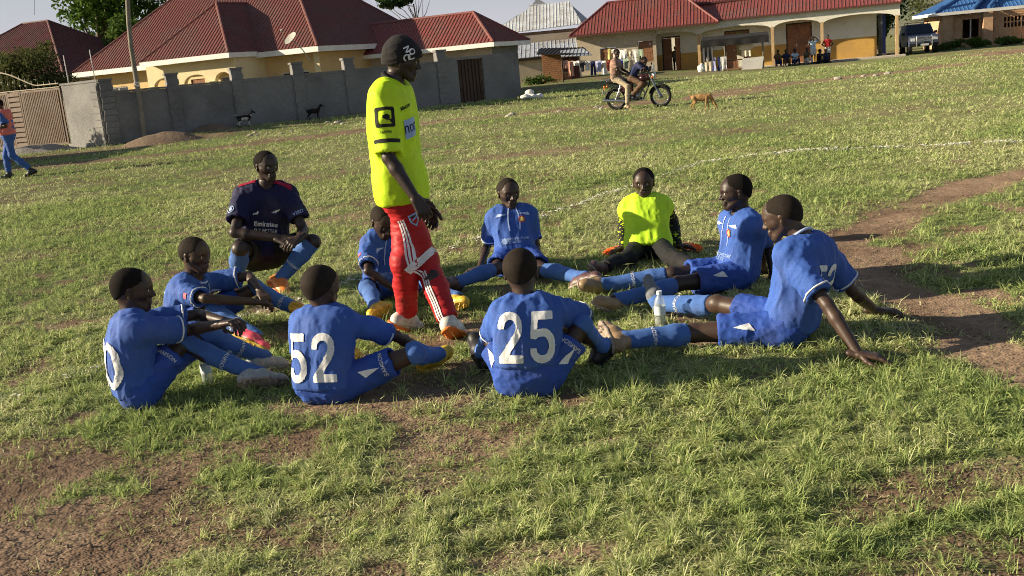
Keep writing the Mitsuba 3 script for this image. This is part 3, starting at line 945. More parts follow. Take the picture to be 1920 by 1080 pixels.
        if o.get('collar'):
            cdir = unit(J['head'] - J['neck'])
            base_ = lerp(J['neck'], J['head'], .22) - back * .012
            e1, e2 = lv[-1][4], unit(np.cross(cdir, lv[-1][4]))
            pts = []
            for aq in np.linspace(0, 2 * math.pi, 29):
                front = max(0.0, -(np.sin(aq) * e2) @ back)
                pts.append(base_ + (np.cos(aq) * e1 * 1.03 + np.sin(aq) * e2 * 1.0) * .0635 * k - cdir * (front * o.get('vneck', .03) + .002))
            part(key, 'shirt__collar', tube(pts, o.get('collar_r', .0065) * k, 7, caps=False), o['collar'], smooth=True)
        for d in o.get('prints', ()):
            pm, where, mt, nm = d['mesh'], d['at'], d['mat'], d['name']
            # at: (t along the trunk, sideways metres to the wearer's left, +1 back / -1 front) or a world point with axes
            if len(where) == 3 and not isinstance(where[0], np.ndarray):
                t, sd, fb = where
                c = lerp(J['hip'], J['neck'], t)
                s_ = lv[5][4]
                n_ = back * fb
                vdir = unit(J['neck'] - J['hip'])
                if 'tilt' in d:
                    n_ = unit(n_ + s_ * d['tilt'])
                udir = np.cross(vdir, n_)
                oo = c + s_ * sd + n_ * .10 * k
            else:
                oo, udir, vdir = where
            if 'spin' in d:
                a = math.radians(d['spin'])
                udir, vdir = udir * math.cos(a) + vdir * math.sin(a), vdir * math.cos(a) - udir * math.sin(a)
            m = decal(cloth, pm, oo, udir, vdir, lift=d.get('lift', .003), depth_pad=d.get('pad', .25))
            if m is not None:
                part(key, 'shirt__' + nm, m, mt, smooth=False, label=d.get('label'))
    if o.get('undersleeve'):
        for s in 'LR':
            U_ = Field(.0085)
            m_ = lerp(J['el' + s], J['wr' + s], .28)
            U_.cone(lerp(J['sh' + s], J['el' + s], -.05), J['el' + s], .056 * k, .043 * k, .02 * k).cone(J['el' + s], m_, .043 * k, .043 * k, .012 * k).cone(m_, lerp(J['el' + s], J['wr' + s], .97), .043 * k, .030 * k, .012 * k)
            part(key, 'sleeve', wrinkle(U_.mesh(), .004, np.eye(3), (12, 12, 12), seed + 77), o['undersleeve'], smooth=True, label='long black sleeve with yellow flecks')
    # --- shorts or trousers
    if 'shorts' in o:
        S = Field(h)
        top = o.get('waist', .2)
        for t, c, w, r, s, bk, up in lv[:3]:
            S.cone(c - s * w, c + s * w, r + .014 * k, r + .014 * k, .05 * k)
        ln = o.get('leg', .72)
        fields = [S]
        for s in 'LR':
            a, e = J['hi' + s], J['kn' + s]
            dv = unit(e - a)
            V = Field(h)
            fields.append(V)
            if ln <= 1:
                end = a + (e - a) * ln
                V.cone(a, end + dv * .05, .082 * k, .078 * k, .05 * k)
                V.cone(end - dv * .02, end + dv * .2, .066 * k, .078 * k, .006, sub=True)
                V.plane(end, dv)
            else:
                b = J['an' + s]
                V.cone(a, e, .078 * k, .060 * k, .05 * k)
                end = e + (b - e) * (ln - 1)
                m_ = lerp(e, end, .5)
                V.cone(e, m_, .061 * k, .056 * k, .03 * k)
                V.cone(m_, end + unit(b - e) * .03, .058 * k, o.get('ankle_r', .048) * k, .03 * k)
                V.plane(end, unit(b - e))
        S.plane(lv[0][1] + (J['neck'] - J['hip']) * (top + .06), unit(J['neck'] - J['hip']))
        pm_ = blend(fields, .04 * k)
        if ln <= 1:
            pm_ = wrinkle(pm_, .007, basis, (9, 9, 9), seed + 5)
        else:
            pm_ = wrinkle(pm_, o.get('leg_amp', .008), np.eye(3), (5, 5, 15), seed + 5)
        part(key, o.get('shorts_name', 'shorts'), pm_, o['shorts'], smooth=True)
        for d in o.get('leg_prints', ()):
            oo, udir, vdir = d['at'](J)
            m = decal(pm_, d['mesh'], oo, udir, vdir, lift=.003, depth_pad=.14)
            if m is not None:
                part(key, o.get('shorts_name', 'shorts') + '__' + d['name'], m, d['mat'], label=d.get('label'))
    # --- socks and shoes
    for i, s in enumerate('LR'):
        kn, an = J['kn' + s], J['an' + s]
        if 'sock' in o:
            S = Field(.0085 * q)
            kd = unit(kn - lerp(J['hi' + s], an, .5))
            s0 = o.get('sock_top', (.10, .10))[i]
            a = lerp(kn, an, max(s0, 0))
            calf = lerp(kn, an, .32) - kd * .014 * k
            S.cone(kn, calf, .0550 * k * lm, .0580 * k * lm, .02 * k)
            if s0 < 0:
                S.ball(kn + kd * .006 * k, .0565 * k * lm, .02)
                S.cone(kn, lerp(kn, J['hi' + s], -s0 + .06), .058 * k * lm, .064 * k * lm, .02 * k)
            S.cone(calf, an, .0580 * k * lm, .0385 * k, .02 * k)
            S.cone(an, an + unit(J['to' + s] - an) * .03 + unit(an - kn) * .02, .0385 * k, .036 * k, .015 * k)
            if s0 > 0:
                S.plane(a, unit(kn - an))
            else:
                S.plane(lerp(kn, J['hi' + s], -s0), unit(J['hi' + s] - kn))
            sc = wrinkle(S.mesh(), .0025, np.eye(3), (9, 9, 14), seed + 9 + i, bias=-.1)
            part(key, 'sock', sc, o['sock'][i] if isinstance(o['sock'], tuple) else o['sock'], smooth=True)
            if o.get('sock_text'):
                axv = unit(an - kn)
                view = unit(np.array([0, 0, 1.55]) - lerp(kn, an, .5)) if o.get('sock_side') is None else np.asarray(o['sock_side'], float)
                nn = unit(view - axv * (view @ axv))
                tm = flat_text(o['sock_text'], .020, stretch=1.0)
                for_u = np.cross(nn, axv) * -1
                m = decal(sc, tm, lerp(kn, an, .62) + nn * .04, np.cross(axv, nn) if o.get('sock_flip') else np.cross(nn, axv) * -1, axv if o.get('sock_flip') else -axv * -1, lift=.0025, depth_pad=.07)
                if m is not None:
                    part(key, 'sock__lettering', m, 'white_print')
        if 'shoe' in o:
            d = unit(J['to' + s] - an)
            ref = kn - an
            z = unit(ref - d * (ref @ d))
            y = np.cross(z, d)
            if o.get('foot_twist'):
                a_ = math.radians(o['foot_twist'][i])
                z, y = z * math.cos(a_) + y * math.sin(a_), y * math.cos(a_) - z * math.sin(a_)
            sz = k * o.get('shoe_size', 1.02)
            M = axes(an - z * .078 * sz - d * .006, d * sz, y * sz, z * sz)
            sh = o['shoe'][i]
            if sh is None:
                F_ = Field(.006)
                F_.cone(an - d * .03, an + d * .07 - z * .01, .037 * k, .034 * k, .02)
                F_.cone(an + d * .07 - z * .01, an + d * .165 * k - z * .012, .035 * k, .026 * k, .03, )
                part(key, 'sock', wrinkle(F_.mesh(), .004, np.eye(3), (16, 16, 16), seed + 3), o.get('bare_sock', 'grey_sock_cloth'), smooth=True, label='grey sock without a boot')
                continue
            up_, sole_, lace_ = SHOE if s == 'R' else [mirror_y(q_) for q_ in SHOE]
            b = part(key, 'shoe', put(up_, M), sh[0], smooth=True)
            part(b, 'sole', put(sole_, M), sh[1], smooth=40)
            part(b, 'lace', put(lace_, M), sh[2] if len(sh) > 2 else 'white_print', smooth=True)
    return key, J, lv


BADGE = Point(0, 0).buffer(.026, 24)
RING = Point(0, 0).buffer(.026, 24).difference(Point(0, 0).buffer(.020, 24))


def kit(number=None, front=False, **kw):
    """The blue team kit with its prints."""
    pr = []
    if number:
        m = flat_text(number, kw.pop('num_h', .228), True, .74)
        pr.append(dict(mesh=m, at=(kw.pop('num_t', .50), kw.pop('num_s', 0.0), 1), mat='white_print', name='number', lift=.004, pad=.13, **({'tilt': kw.pop('num_tilt')} if 'num_tilt' in kw else {})))
    if front:
        pr.append(dict(mesh=flat_poly(BADGE), at=(.70, .062, -1), mat='gold_print', name='badge', label='round gold club badge'))
        pr.append(dict(mesh=flat_poly(RING), at=(.70, .062, -1), mat='red_cloth', name='badge_ring', lift=.005))
        a = [(math.cos(q * math.pi / 8) * (.021 if q % 2 else .030), math.sin(q * math.pi / 8) * (.021 if q % 2 else .030)) for q in range(16)]
        pr.append(dict(mesh=flat_poly(Polygon(a)), at=(.28, -.085, -1), mat='sky_print', name='sun_logo'))
        pr.append(dict(mesh=flat_text('BIG PICTURE', .0185, True), at=(.31, .018, -1), mat='sky_print', name='lettering'))
        pr.append(dict(mesh=flat_text('SOCCER', .0185, False), at=(.245, -.012, -1), mat='sky_print', name='lettering'))
        for s in (-1, 1):
            tri = Polygon([(0, 0), (s * .075, .012), (s * .088, -.012), (s * .05, -.012)])
            pr.append(dict(mesh=flat_poly(tri), at=(.83, s * -.045 * -1, -1), mat='pale_blue_cloth', name='flash'))
            arc = LineString([(s * .0, .06), (s * .012, .01), (s * .016, -.06), (s * .012, -.12)]).buffer(.0035)
            pr.append(dict(mesh=flat_poly(arc), at=(.80, s * .028, -1), mat='pale_blue_cloth', name='piping'))
    o = dict(shirt='blue_cloth', shorts='blue_shorts_cloth', sock='sock_cloth', cuff='white_print', collar='pale_blue_cloth', prints=pr)
    o.update(kw)
    return o


def on_shirt(pose, s, mesh, mat_, name, t=.75, out=(0, -1, 0), up=None, **kw):
    """a print on the sleeve s of a pose, facing the direction out"""
    a, e = np.array(pose['J']['sh' + s]), np.array(pose['J']['el' + s])
    v = unit(a - e) if up is None else np.asarray(up, float)
    n = unit(np.asarray(out, float) - v * (np.asarray(out, float) @ v))
    return dict(mesh=mesh, at=(np.array(lerp(a, e, t) + n * .06), np.cross(v, n), v), mat=mat_, name=name, **kw)


PATCH = sbox(-.018, -.012, .018, .012)
P = POSES


def patch(p, s, out):
    return on_shirt(P[p], s, flat_poly(PATCH), 'pink_patch', 'sleeve_patch', t=.55, out=out)


seam_lines = []


def shorts_flash(s, out):
    def at(J):
        a, e = J['hi' + s], J['kn' + s]
        v = unit(e - a)
        n = unit(np.asarray(out, float) - v * (np.asarray(out, float) @ v))
        return lerp(a, e, .45) + n * .08, np.cross(v, n), v
    return dict(mesh=flat_poly(Polygon([(-.02, -.06), (.022, -.03), (.0, .05), (-.012, .0)])), at=at, mat='white_print', name='flash')


def shorts_text(s, out, flip=1):
    def at(J):
        a, e = J['hi' + s], J['kn' + s]
        v = unit(e - a)
        n = unit(np.asarray(out, float) - v * (np.asarray(out, float) @ v))
        return lerp(a, e, .62) + n * .08, np.cross(v, n) * flip, v * flip
    return dict(mesh=flat_text('SAMSON', .020), at=at, mat='white_print', name='lettering')


W, G_ = ('white_shoe', 'orange_sole', 'grey_shoe'), ('grey_shoe', 'pale_sole', 'black_shoe')
YB, BB, PK = ('yellow_shoe', 'yellow_sole', 'tan_shoe'), ('black_shoe', 'black_sole', 'white_print'), ('pink_shoe', 'yellow_sole', 'orange_shoe')
TB, MB, OB = ('tan_shoe', 'pale_sole', 'tan_shoe'), ('maroon_shoe', 'pale_sole', 'red_cloth'), ('orange_shoe', 'orange_sole', 'white_print')


def p(key, label, outfit, **kw):
    s = P[key]
    return person(label, s['J'], s['Ht'], s['yaw'], s['hyaw'], s['hpitch'], outfit, **kw)


p('A', 'leftmost seated boy in blue kit, arms round his knees, half-seen white zero on back', kit('10', num_s=.0, num_tilt=-.2, amp=.010, sock_top=(-.08, -.08), sock_text='SAMSON', sleeve=.80,
  shoe=(G_, G_), hem=-.06, loose=.022, leg_prints=[shorts_text('R', (0, -1, .3))], num_t=.40), hunch=.16, hands=('relaxed', 'relaxed'), seed=1)
p('B', 'boy in blue kit with pink boots, hands clasped, behind the leftmost seated boy', kit(None, True, prints=kit(None, True)['prints'] + [patch('B', 'R', (-.5, -1, .2))], shaved=True, sock_top=(-.05, -.05), sock_text='SAMSON',
  shoe=(PK, PK), hem=-.02, sleeve=.8), hunch=.20, skin='skin_brown', seed=2)
C_pr = [dict(mesh=flat_text('Emirates', .034, True, .95), at=(.50, .01, -1), mat='white_print', name='lettering'), dict(mesh=flat_text('FLY BETTER', .026, False, .85), at=(.40, .01, -1), mat='white_print', name='lettering'),
        dict(mesh=flat_poly(Polygon([(-.035, -.012), (.03, .02), (.035, .028), (.028, .010), (.012, -.004), (.004, -.022), (-.002, -.008), (-.02, -.02), (-.012, -.008)])), at=(.70, .075, -1), mat='white_print', name='cannon_crest'),
        dict(mesh=flat_poly(unary_union([Polygon([(-.022, -.014), (-.012, -.014), (-.004, -.002), (-.010, .0)]), Polygon([(-.006, -.014), (.004, -.014), (.014, .004), (.006, .006)]), Polygon([(.008, -.014), (.018, -.014), (.026, .014), (.016, .016)])])), at=(.69, -.075, -1), mat='white_print', name='maker_mark')]
for s_, sg in (('L', 1), ('R', -1)):
    for i_ in range(3):
        C_pr.append(dict(mesh=flat_poly(LineString([(sg * .0, .0), (sg * .12, -.02)]).buffer(.0055)), at=(np.array(P['C']['J']['neck']) + np.array([sg * .07, -.02 - i_ * .019, .06]), np.array([1., 0, 0]), np.array([0, .75, .65])), mat='crimson_trim', name='shoulder_stripe'))
C_pr.append(on_shirt(P['C'], 'R', flat_poly(Point(0, 0).buffer(.03, 20).difference(Point(0, 0).buffer(.024, 20)).union(Polygon([(-.012, -.014), (.012, -.01), (.014, .012), (-.004, .016), (-.014, .004)]))), 'pale_blue_cloth', 'sleeve_badge', t=.55, out=(-.45, -1, 0)))
C_pr.append(on_shirt(P['C'], 'L', flat_text('VISIT', .022, True), 'pale_blue_cloth', 'sleeve_lettering', t=.6, out=(.5, -1, 0)))
p('C', 'squatting man in dark navy football shirt with red shoulder stripes', dict(shirt='navy_cloth', collar='crimson_trim', vneck=.07, collar_r=.006, shorts='black_cloth', sock='sock_cloth', sock_top=(.02, .02), shoe=(OB, OB), prints=C_pr, hem=.02,
  sleeve=.68, sleeve_r=.066, sock_text='SAMSON', leg=.66, leg_prints=[shorts_flash('R', (-1, -.3, .2))]), hunch=.12, skin='skin_deep', seed=3, hands=('relaxed', 'relaxed'), palm=((np.array([-.75, -.6, -.35]), np.array([.3, -.5, .8])), (np.array([.85, -.3, -.3]), np.array([0, -.6, .8]))))
p('D', 'seated boy seen from behind with upright white number 52 on blue shirt', kit('52', shaved=True, sock_top=(-.06, -.06), shoe=(YB, YB), hem=-.05, amp=.008, loose=.02, sleeve=.86, num_s=.02, num_t=.40, leg_prints=[shorts_text('R', (.2, -1, .4), -1), shorts_flash('R', (.2, -1, .3))]), hunch=.14, seed=4, skin='skin_brown')
p('E', 'boy in blue kit half hidden behind the standing man, looking down', kit(None, True, prints=kit(None, True)['prints'] + [patch('E', 'R', (-.8, -1, .1))], shaved=True, sock_top=(-.08, -.08), shoe=(YB, YB), hem=-.02), hunch=.2, seed=5)
p('F', 'boy in blue kit facing us with legs spread, directly beyond the boy numbered 25', kit(None, True, shaved=True, sock_top=(.06, .06), shoe=(MB, MB), hem=.04), hunch=.02, seed=6, hands=('flat', 'flat'), palm=((np.array([.6, -.6, -.1]), None), (np.array([-.9, -.4, -.1]), None)))
p('G', 'boy in neon yellow bib and black leggings leaning back on his hands', dict(shirt='bib_cloth', collar='bib_cloth', vneck=.03, sleeve=.30, sleeve_r=.07, hem=-.04, loose=.030, shorts='black_cloth', leg=1.9, leg_amp=.003, shorts_name='leggings', shoe=(MB, MB), amp=.008, undersleeve='dashed_cloth', prints=()), hunch=.0, seed=7, hands=('flat', 'flat'), palm=((np.array([.9, -.3, -.1]), None), (np.array([-.7, -.5, -.1]), None)))
p('H', 'boy in blue kit in profile, sitting just right of the neon bib', kit(None, True, sock_top=(.10, .10), shoe=(TB, TB), hem=.0, sleeve=.8, sock_text='SAMSON', leg_prints=[shorts_flash('L', (0, -1, .5))]), hunch=.10, seed=8, skin='skin_deep', hands=('flat', 'flat'))
p('J', 'rightmost seated boy in blue kit, leaning back on both straight arms', kit('52', shaved=True, sock_top=(.12, .12), shoe=(TB, None), hem=.02, sleeve=.78, loose=.02, num_t=.60, num_s=.005, num_h=.180, sock_text='SAMSON', leg_prints=[shorts_flash('L', (-.2, -1, .5))]), hunch=.06, seed=9, skin='skin_brown', hands=('flat', 'flat'),
  palm=((np.array([.85, -.35, -.12]), None), (np.array([.95, -.1, -.1]), None)))
p('K', 'seated boy seen from behind with white number 25 on blue shirt', kit('25', shaved=True, sock_top=(-.05, -.05), shoe=(BB, BB), hem=.17, waist=.30, amp=.010, loose=.021, sleeve=1.0, num_t=.56, freq=(9, 9, 2.4), leg_prints=[shorts_text('R', (.3, -1, .4), -1), shorts_flash('R', (.5, -1, .2)), shorts_flash('L', (-.5, -1, .2))]), hunch=.16, seed=10)

# the standing man: neon shirt, red track trousers, black beanie
Lp = P['L']
body_label = 'man standing in neon yellow football shirt, red track trousers and black beanie'
ring_c = affinity.rotate(sbox(-.045, -.045, .045, .045).buffer(.012).difference(sbox(-.030, -.030, .030, .030).buffer(.010)), 0)
cee = ring_c.union(unary_union([Point(.012, 0).buffer(.016), sbox(.012, -.030, .050, -.012), sbox(-.012, -.008, .03, .010)])).difference(Point(.022, -.026).buffer(.009))
L_pr = [on_shirt(Lp, 'R', flat_poly(cee), 'black_cloth', 'sleeve_logo', t=.36, out=(.05, -1, 0)),
        on_shirt(Lp, 'R', flat_text('COPPIN', .012, True), 'black_cloth', 'sleeve_lettering', t=.60, out=(.05, -1, 0)),
        on_shirt(Lp, 'R', flat_poly(sbox(-.075, -.011, .075, .011)), 'black_cloth', 'sleeve_band', t=.74, out=(.05, -1, 0)),
        dict(mesh=flat_text('Macron', .020, True), at=(.80, -.03, -1), mat='black_cloth', name='lettering', tilt=-.8, spin=14),
        dict(mesh=flat_poly(sbox(-.06, -.055, .06, .055)), at=(.60, .0, -1), mat='sky_print', name='sponsor_patch', tilt=-.75, spin=8),
        dict(mesh=flat_text('nor', .058, False), at=(.60, .0, -1), mat='navy_cloth', name='sponsor_lettering', tilt=-.75, spin=8, lift=.0055)]


def leg_line(pts, w):
    return flat_poly(LineString(pts).buffer(w, cap_style='flat'))


def seam(s, which, f0, f1, off, w, name_, mt, out=(-.25, -1, 0)):
    def at(J):
        a, e = (J['hi' + s], J['kn' + s]) if which == 'thigh' else (J['kn' + s], J['an' + s])
        v = unit(a - e)
        n = unit(np.asarray(out, float) - v * (np.asarray(out, float) @ v))
        return lerp(a, e, (f0 + f1) / 2) + n * .08, np.cross(v, n), v
    ln = Lp['Ht'] * .24 * (f1 - f0) / 2
    return dict(mesh=leg_line([(off, -ln), (off, ln)], w), at=at, mat=mt, name=name_)


leg_pr = [seam('R', w_, a_, b_, o_, .0048, 'white_stripe', 'white_print') for w_, a_, b_ in (('thigh', .28, .96), ('shin', .22, .98)) for o_ in (-.030, -.014, .002)]


def knee_at(J):
    v = unit(J['hi' + 'R'] - J['an' + 'R'])
    n = unit(np.array([-.1, -1, 0]) - v * (np.array([-.1, -1, 0]) @ v))
    return lerp(J['hi' + 'R'], J['kn' + 'R'], .97) + n * .08, np.cross(v, n), v


def crest_at(J):
    v = unit(J['hi' + 'R'] - J['kn' + 'R'])
    n = unit(np.array([.55, -1, 0]) - v * (np.array([.55, -1, 0]) @ v))
    return lerp(J['hi' + 'R'], J['kn' + 'R'], .36) + n * .09, np.cross(v, n), v


leg_pr += [dict(mesh=leg_line([(-.085, -.035), (.085, .038)], .021), at=knee_at, mat='white_print', name='knee_band'),
           dict(mesh=flat_poly(Polygon([(-.03, .036), (.03, .036), (.028, -.01), (0, -.044), (-.028, -.01)]).difference(Polygon([(-.021, .026), (.021, .026), (.019, -.008), (0, -.031), (-.019, -.008)]))), at=crest_at, mat='sky_print', name='crest'),
           dict(mesh=flat_poly(Polygon([(-.017, -.006), (.015, .006), (.019, .016), (.004, .010), (-.012, .004)])), at=crest_at, mat='sky_print', name='crest')]
L_kit = dict(shirt='neon_cloth', collar='black_cloth', collar_r=.016, vneck=.02, sleeve=.90, sleeve_r=.058, hem=-.10, loose=.024, amp=.0075, freq=(5, 5, 2.2), prints=L_pr, shorts='red_cloth', waist=.03, shorts_name='trousers', leg=1.97, leg_amp=.0045, ankle_r=.052,
             leg_prints=leg_pr, shoe=(W, W))
man, LJ, Llv = person(body_label, Lp['J'], 1.77, Lp['yaw'], Lp['hyaw'], Lp['hpitch'], L_kit, skin='skin_deep', hunch=.05, hair=False, seed=21, palm=((np.array([.2, .1, -1]), np.array([.3, .9, 0])), (np.array([.45, -.1, -.9]), np.array([.4, -.9, .1]))), girth=.88)
f_, l_, u_ = rot_head(Lp['hyaw'], Lp['hpitch'])
hM_ = np.eye(4)
hM_[:3, :3] = np.stack([f_, l_, u_], 1)
hM_[:3, 3] = Lp['J']['head']
Bn = Field(.0045)
Bn.cone((-.030, 0, .034), (.024, 0, .036), .0945, .0870, .03).ball((-.018, 0, .072), .079, .04).cone((-.04, 0, .0), (-.058, 0, -.012), .070, .062, .03)
Bn.plane((.080, 0, .030), unit((.42, 0, -1))).plane((0, 0, -.030), (0, 0, -1))
bn = wrinkle(put(Bn.mesh(), hM_), .0022, np.eye(3), (14, 14, 26), 40)
part(man, 'beanie', bn, 'beanie_cloth', smooth=True, label='black knitted beanie with white letters')
for txt, (dx, dz), sp in (('N', (.020, .072), -52), ('O', (.050, .064), -52), ('C', (.020, .024), -62), ('U', (.046, .032), -62)):
    n_ = unit(-l_ * 1.0 + f_ * .45 + u_ * .25)
    oo = np.array(Lp['J']['head']) + f_ * dx + u_ * dz - l_ * .08
    a_ = math.radians(sp)
    v_ = unit(np.cross(n_, f_))
    v_ = -v_ if v_ @ u_ < 0 else v_
    uu = np.cross(v_, n_)
    uu, v_ = uu * math.cos(a_) + v_ * math.sin(a_), v_ * math.cos(a_) - uu * math.sin(a_)
    m_ = decal(bn, flat_text(txt, .034, True, 1.15), oo, uu, v_, lift=.003, edge=.006)
    if m_ is not None:
        part(man, 'beanie__letter', m_, 'white_print')

# ------------------------------------------------------------------ bottles and gloves on the grass
mat('clear_plastic', {'type': 'blendbsdf', 'weight': .30, 'a': {'type': 'thindielectric', 'int_ior': 1.5}, 'b': {'type': 'twosided', 'bsdf': {'type': 'principled', 'base_color': rgb((.72, .78, .80)), 'roughness': .25, 'specular': .6}}}, two=False)
mat('bottle_water', {'type': 'dielectric', 'int_ior': 1.33}, two=False)
plain('bottle_cap', (.75, .77, .80), .4)
plain('bottle_label', (.62, .70, .72), .45)


def bottle(x, y, label, hgt=.21, lean=(0, 0), fill=.55, group=None):
    b = thing('water_bottle', label, 'bottle', group)
    M = axes((x, y, float(terrain(x, y)) + .004), unit((1, 0, -lean[0])), unit((0, 1, -lean[1])), unit((lean[0], lean[1], 1)))
    s = hgt / .21
    prof = np.array([(.0, 0), (.026, .0), (.031, .006), (.0315, .05), (.0295, .055), (.0315, .06), (.0315, .10), (.0295, .105), (.0315, .11), (.031, .135), (.024, .165), (.0135, .18), (.0125, .195)]) * s
    part(b, 'shell', put(trimesh.creation.revolve(prof, sections=28), M), 'clear_plastic', smooth=True)
    wp = np.array([(0, .004), (.028, .005), (.0295, .05), (.0275, .055), (.0295, .06)] + ([(.0295, .21 * fill), (0, .21 * fill)])) * s
    part(b, 'water', put(trimesh.creation.revolve(wp, sections=28), M), 'bottle_water', smooth=30)
    cp = trimesh.creation.cylinder(radius=.0155 * s, height=.020 * s, sections=18)
    cp.apply_translation([0, 0, .199 * s])
    part(b, 'cap', put(cp, M), 'bottle_cap', smooth=40)
    lb = trimesh.creation.revolve(np.array([(.0322, .075), (.0322, .125)]) * s, sections=28)
    part(b, 'band', put(lb, M), 'bottle_label', smooth=True)


bottle(.835, 5.66, 'half full clear water bottle standing by the outstretched legs on the right', .215, (.02, 0), .5)
bottle(-1.69, 5.30, 'clear water bottle standing under the raised knee of the leftmost boy', .20, (-.02, .02), .7)
bottle(-2.38, 6.86, 'cloudy water bottle standing behind the back of the boy with pink boots', .24, (.03, 0), .8)
bottle(1.60, 6.95, 'water bottle on its lean beside the lap of the boy seen from the side', .19, (-.25, -.1), .6)
for hx, hy, sg, lb in ((.89, 7.93, -1, 'bright orange glove lying at the left of the yellow bib'), (1.37, 7.78, 1, 'bright orange glove lying at the right of the yellow bib')):
    g_ = HANDS['flat'] if sg > 0 else mirror_y(HANDS['flat'])
    m_ = g_.copy()
    m_.apply_scale([.95, 1.05, 1.4])
    m_.apply_transform(frame(hx, hy, -20 if sg > 0 else 200, .045))
    whole('goalkeeper_glove', m_, 'orange_cloth', lb, 'glove', smooth=True)

# ------------------------------------------------------------------ materials of the place
grained('red_sheet', (0.150, 0.050, 0.044), .22, 1.3, rough=.55, spec=.3, c2=(0.120, 0.046, 0.042), fine=14)
grained('bright_red_sheet', (0.195, 0.058, 0.052), .2, 1.1, rough=.55, spec=.3, c2=(0.155, 0.056, 0.05), fine=14)
grained('maroon_sheet', (0.115, 0.038, 0.038), .2, 1.3, rough=.5, spec=.4, fine=14)
grained('blue_sheet', (0.045, 0.13, 0.33), .15, 1.2, rough=.4, spec=.5, fine=14)
grained('zinc_sheet', (0.50, 0.52, 0.54), .18, 1.6, rough=.5, spec=.5, c2=(.40, .40, .40), fine=14)
grained('old_zinc_sheet', (0.36, 0.39, 0.44), .25, 1.2, rough=.45, spec=.5, c2=(.28, .27, .27), fine=14)
grained('white_fascia', (0.74, 0.72, 0.68), .10, 2, rough=.6, fine=20)
grained('ochre_wall', (0.60, 0.42, 0.20), .10, 1.5, rough=.85, c2=(.54, .38, .19), fine=30)
grained('cream_wall', (0.66, 0.55, 0.34), .12, 1.5, rough=.85, c2=(.60, .50, .32), fine=30)
grained('shop_white', (0.68, 0.66, 0.58), .10, 1.2, rough=.85, c2=(.60, .57, .49), fine=30)
grained('shop_ochre', (0.50, 0.30, 0.075), .14, 1.2, rough=.85, c2=(.43, .26, .08), fine=30)
grained('beige_plaster', (0.46, 0.39, 0.29), .15, 1.2, rough=.9, c2=(.40, .34, .26), fine=30)
grained('grey_render', (0.215, 0.21, 0.205), .25, .9, rough=.9, c2=(.155, .152, .15), fine=22, bump=.006)
grained('block_joint', (0.17, 0.165, 0.16), .2, 3, rough=.95, fine=30)
grained('gate_metal', (0.195, 0.145, 0.115), .25, 2, rough=.6, c2=(.17, .115, .085), fine=40)
grained('gate_scroll', (0.34, 0.29, 0.20), .25, 4, rough=.5, fine=40)
grained('door_wood', (0.27, 0.125, 0.065), .25, 1.5, rough=.75, c2=(.21, .10, .055), fine=40)
grained('dark_wood', (0.085, 0.055, 0.040), .3, 2, rough=.85, fine=40)
grained('pole_wood', (0.25, 0.225, 0.18), .25, 2.5, rough=.85, c2=(.20, .175, .14), fine=50)
grained('post_paint', (0.44, 0.29, 0.15), .2, 2, rough=.8, c2=(.5, .36, .2), fine=40)
grained('fired_brick', (0.40, 0.195, 0.095), .3, 3, rough=.95, c2=(.32, .16, .085), fine=40)
grained('pale_brick', (0.46, 0.30, 0.18), .3, 3, rough=.95, c2=(.40, .25, .15), fine=40)
grained('mortar', (0.40, 0.32, 0.24), .2, 4, rough=.95, fine=30)
plain('window_glass', (.04, .045, .05), .12, .6)
grained('concrete', (0.40, 0.36, 0.31), .2, 1.5, rough=.95, c2=(.33, .29, .25), fine=30)
grained('sand_heap', (0.150, 0.105, 0.075), .25, 2.5, rough=.98, c2=(.19, .14, .10), fine=30, bump=.02)
grained('grey_heap', (0.22, 0.20, 0.19), .25, 2.5, rough=.98, c2=(.17, .155, .15), fine=30, bump=.02)
grained('tarp_black', (0.022, 0.021, 0.021), .3, 3, rough=.7, fine=30)
grained('bark', (0.20, 0.155, 0.115), .3, 4, rough=.95, c2=(.13, .10, .08), fine=30)
plain('steel', (.55, .55, .55), .3, .5, .9)
plain('dish_grey', (.30, .30, .27), .6)


def leaf_mat(name, c, c2):
    c, c2 = list(c), list(c2)

    def fn(p, n, uv):
        return mix(c, c2, noise(p.x * 1.7, p.y * 1.7, p.z * 1.7)) * (.6 + .8 * noise(p.x * 9, p.y * 9, p.z * 9))
    return mat(name, {'type': 'principledthin', 'base_color': proc(fn), 'roughness': .55, 'spec_trans': 0.0, 'diff_trans': .7, 'eta': 1.4}, two=False)


leaf_mat('leaf_bright', (.10, .165, .030), (.055, .115, .022))
leaf_mat('leaf_dark', (.030, .058, .018), (.045, .080, .022))
leaf_mat('leaf_olive', (.115, .115, .048), (.070, .090, .032))
leaf_mat('leaf_mid', (.065, .125, .028), (.10, .15, .035))

V3 = lambda *a: np.array(a, float)


def roof_paint(name, c, worn):
    c, worn = list(c), list(worn)

    def fn(p, n, uv):
        a = fbm(p.x * .9, p.y * .9, p.z * .9, 4)
        b = fbm(p.x * 3.7 + 5, p.y * 3.7, p.z * 3.7, 4)
        g = noise(p.x * 16, p.y * 16, p.z * 16)
        base = mix(c, worn, smoothstep(.42, .68, a) * .7)
        return mix(base, (.10, .062, .045), smoothstep(.60, .72, b) * .6) * (.82 + .3 * g)
    mat(name, {'type': 'principled', 'base_color': proc(fn), 'roughness': .55, 'specular': .3})


roof_paint('red_sheet', (.150, .050, .044), (.135, .066, .058))
roof_paint('bright_red_sheet', (.205, .058, .052), (.17, .078, .068))
roof_paint('maroon_sheet', (.115, .038, .038), (.10, .05, .046))
roof_paint('old_zinc_sheet', (.36, .39, .44), (.27, .24, .22))


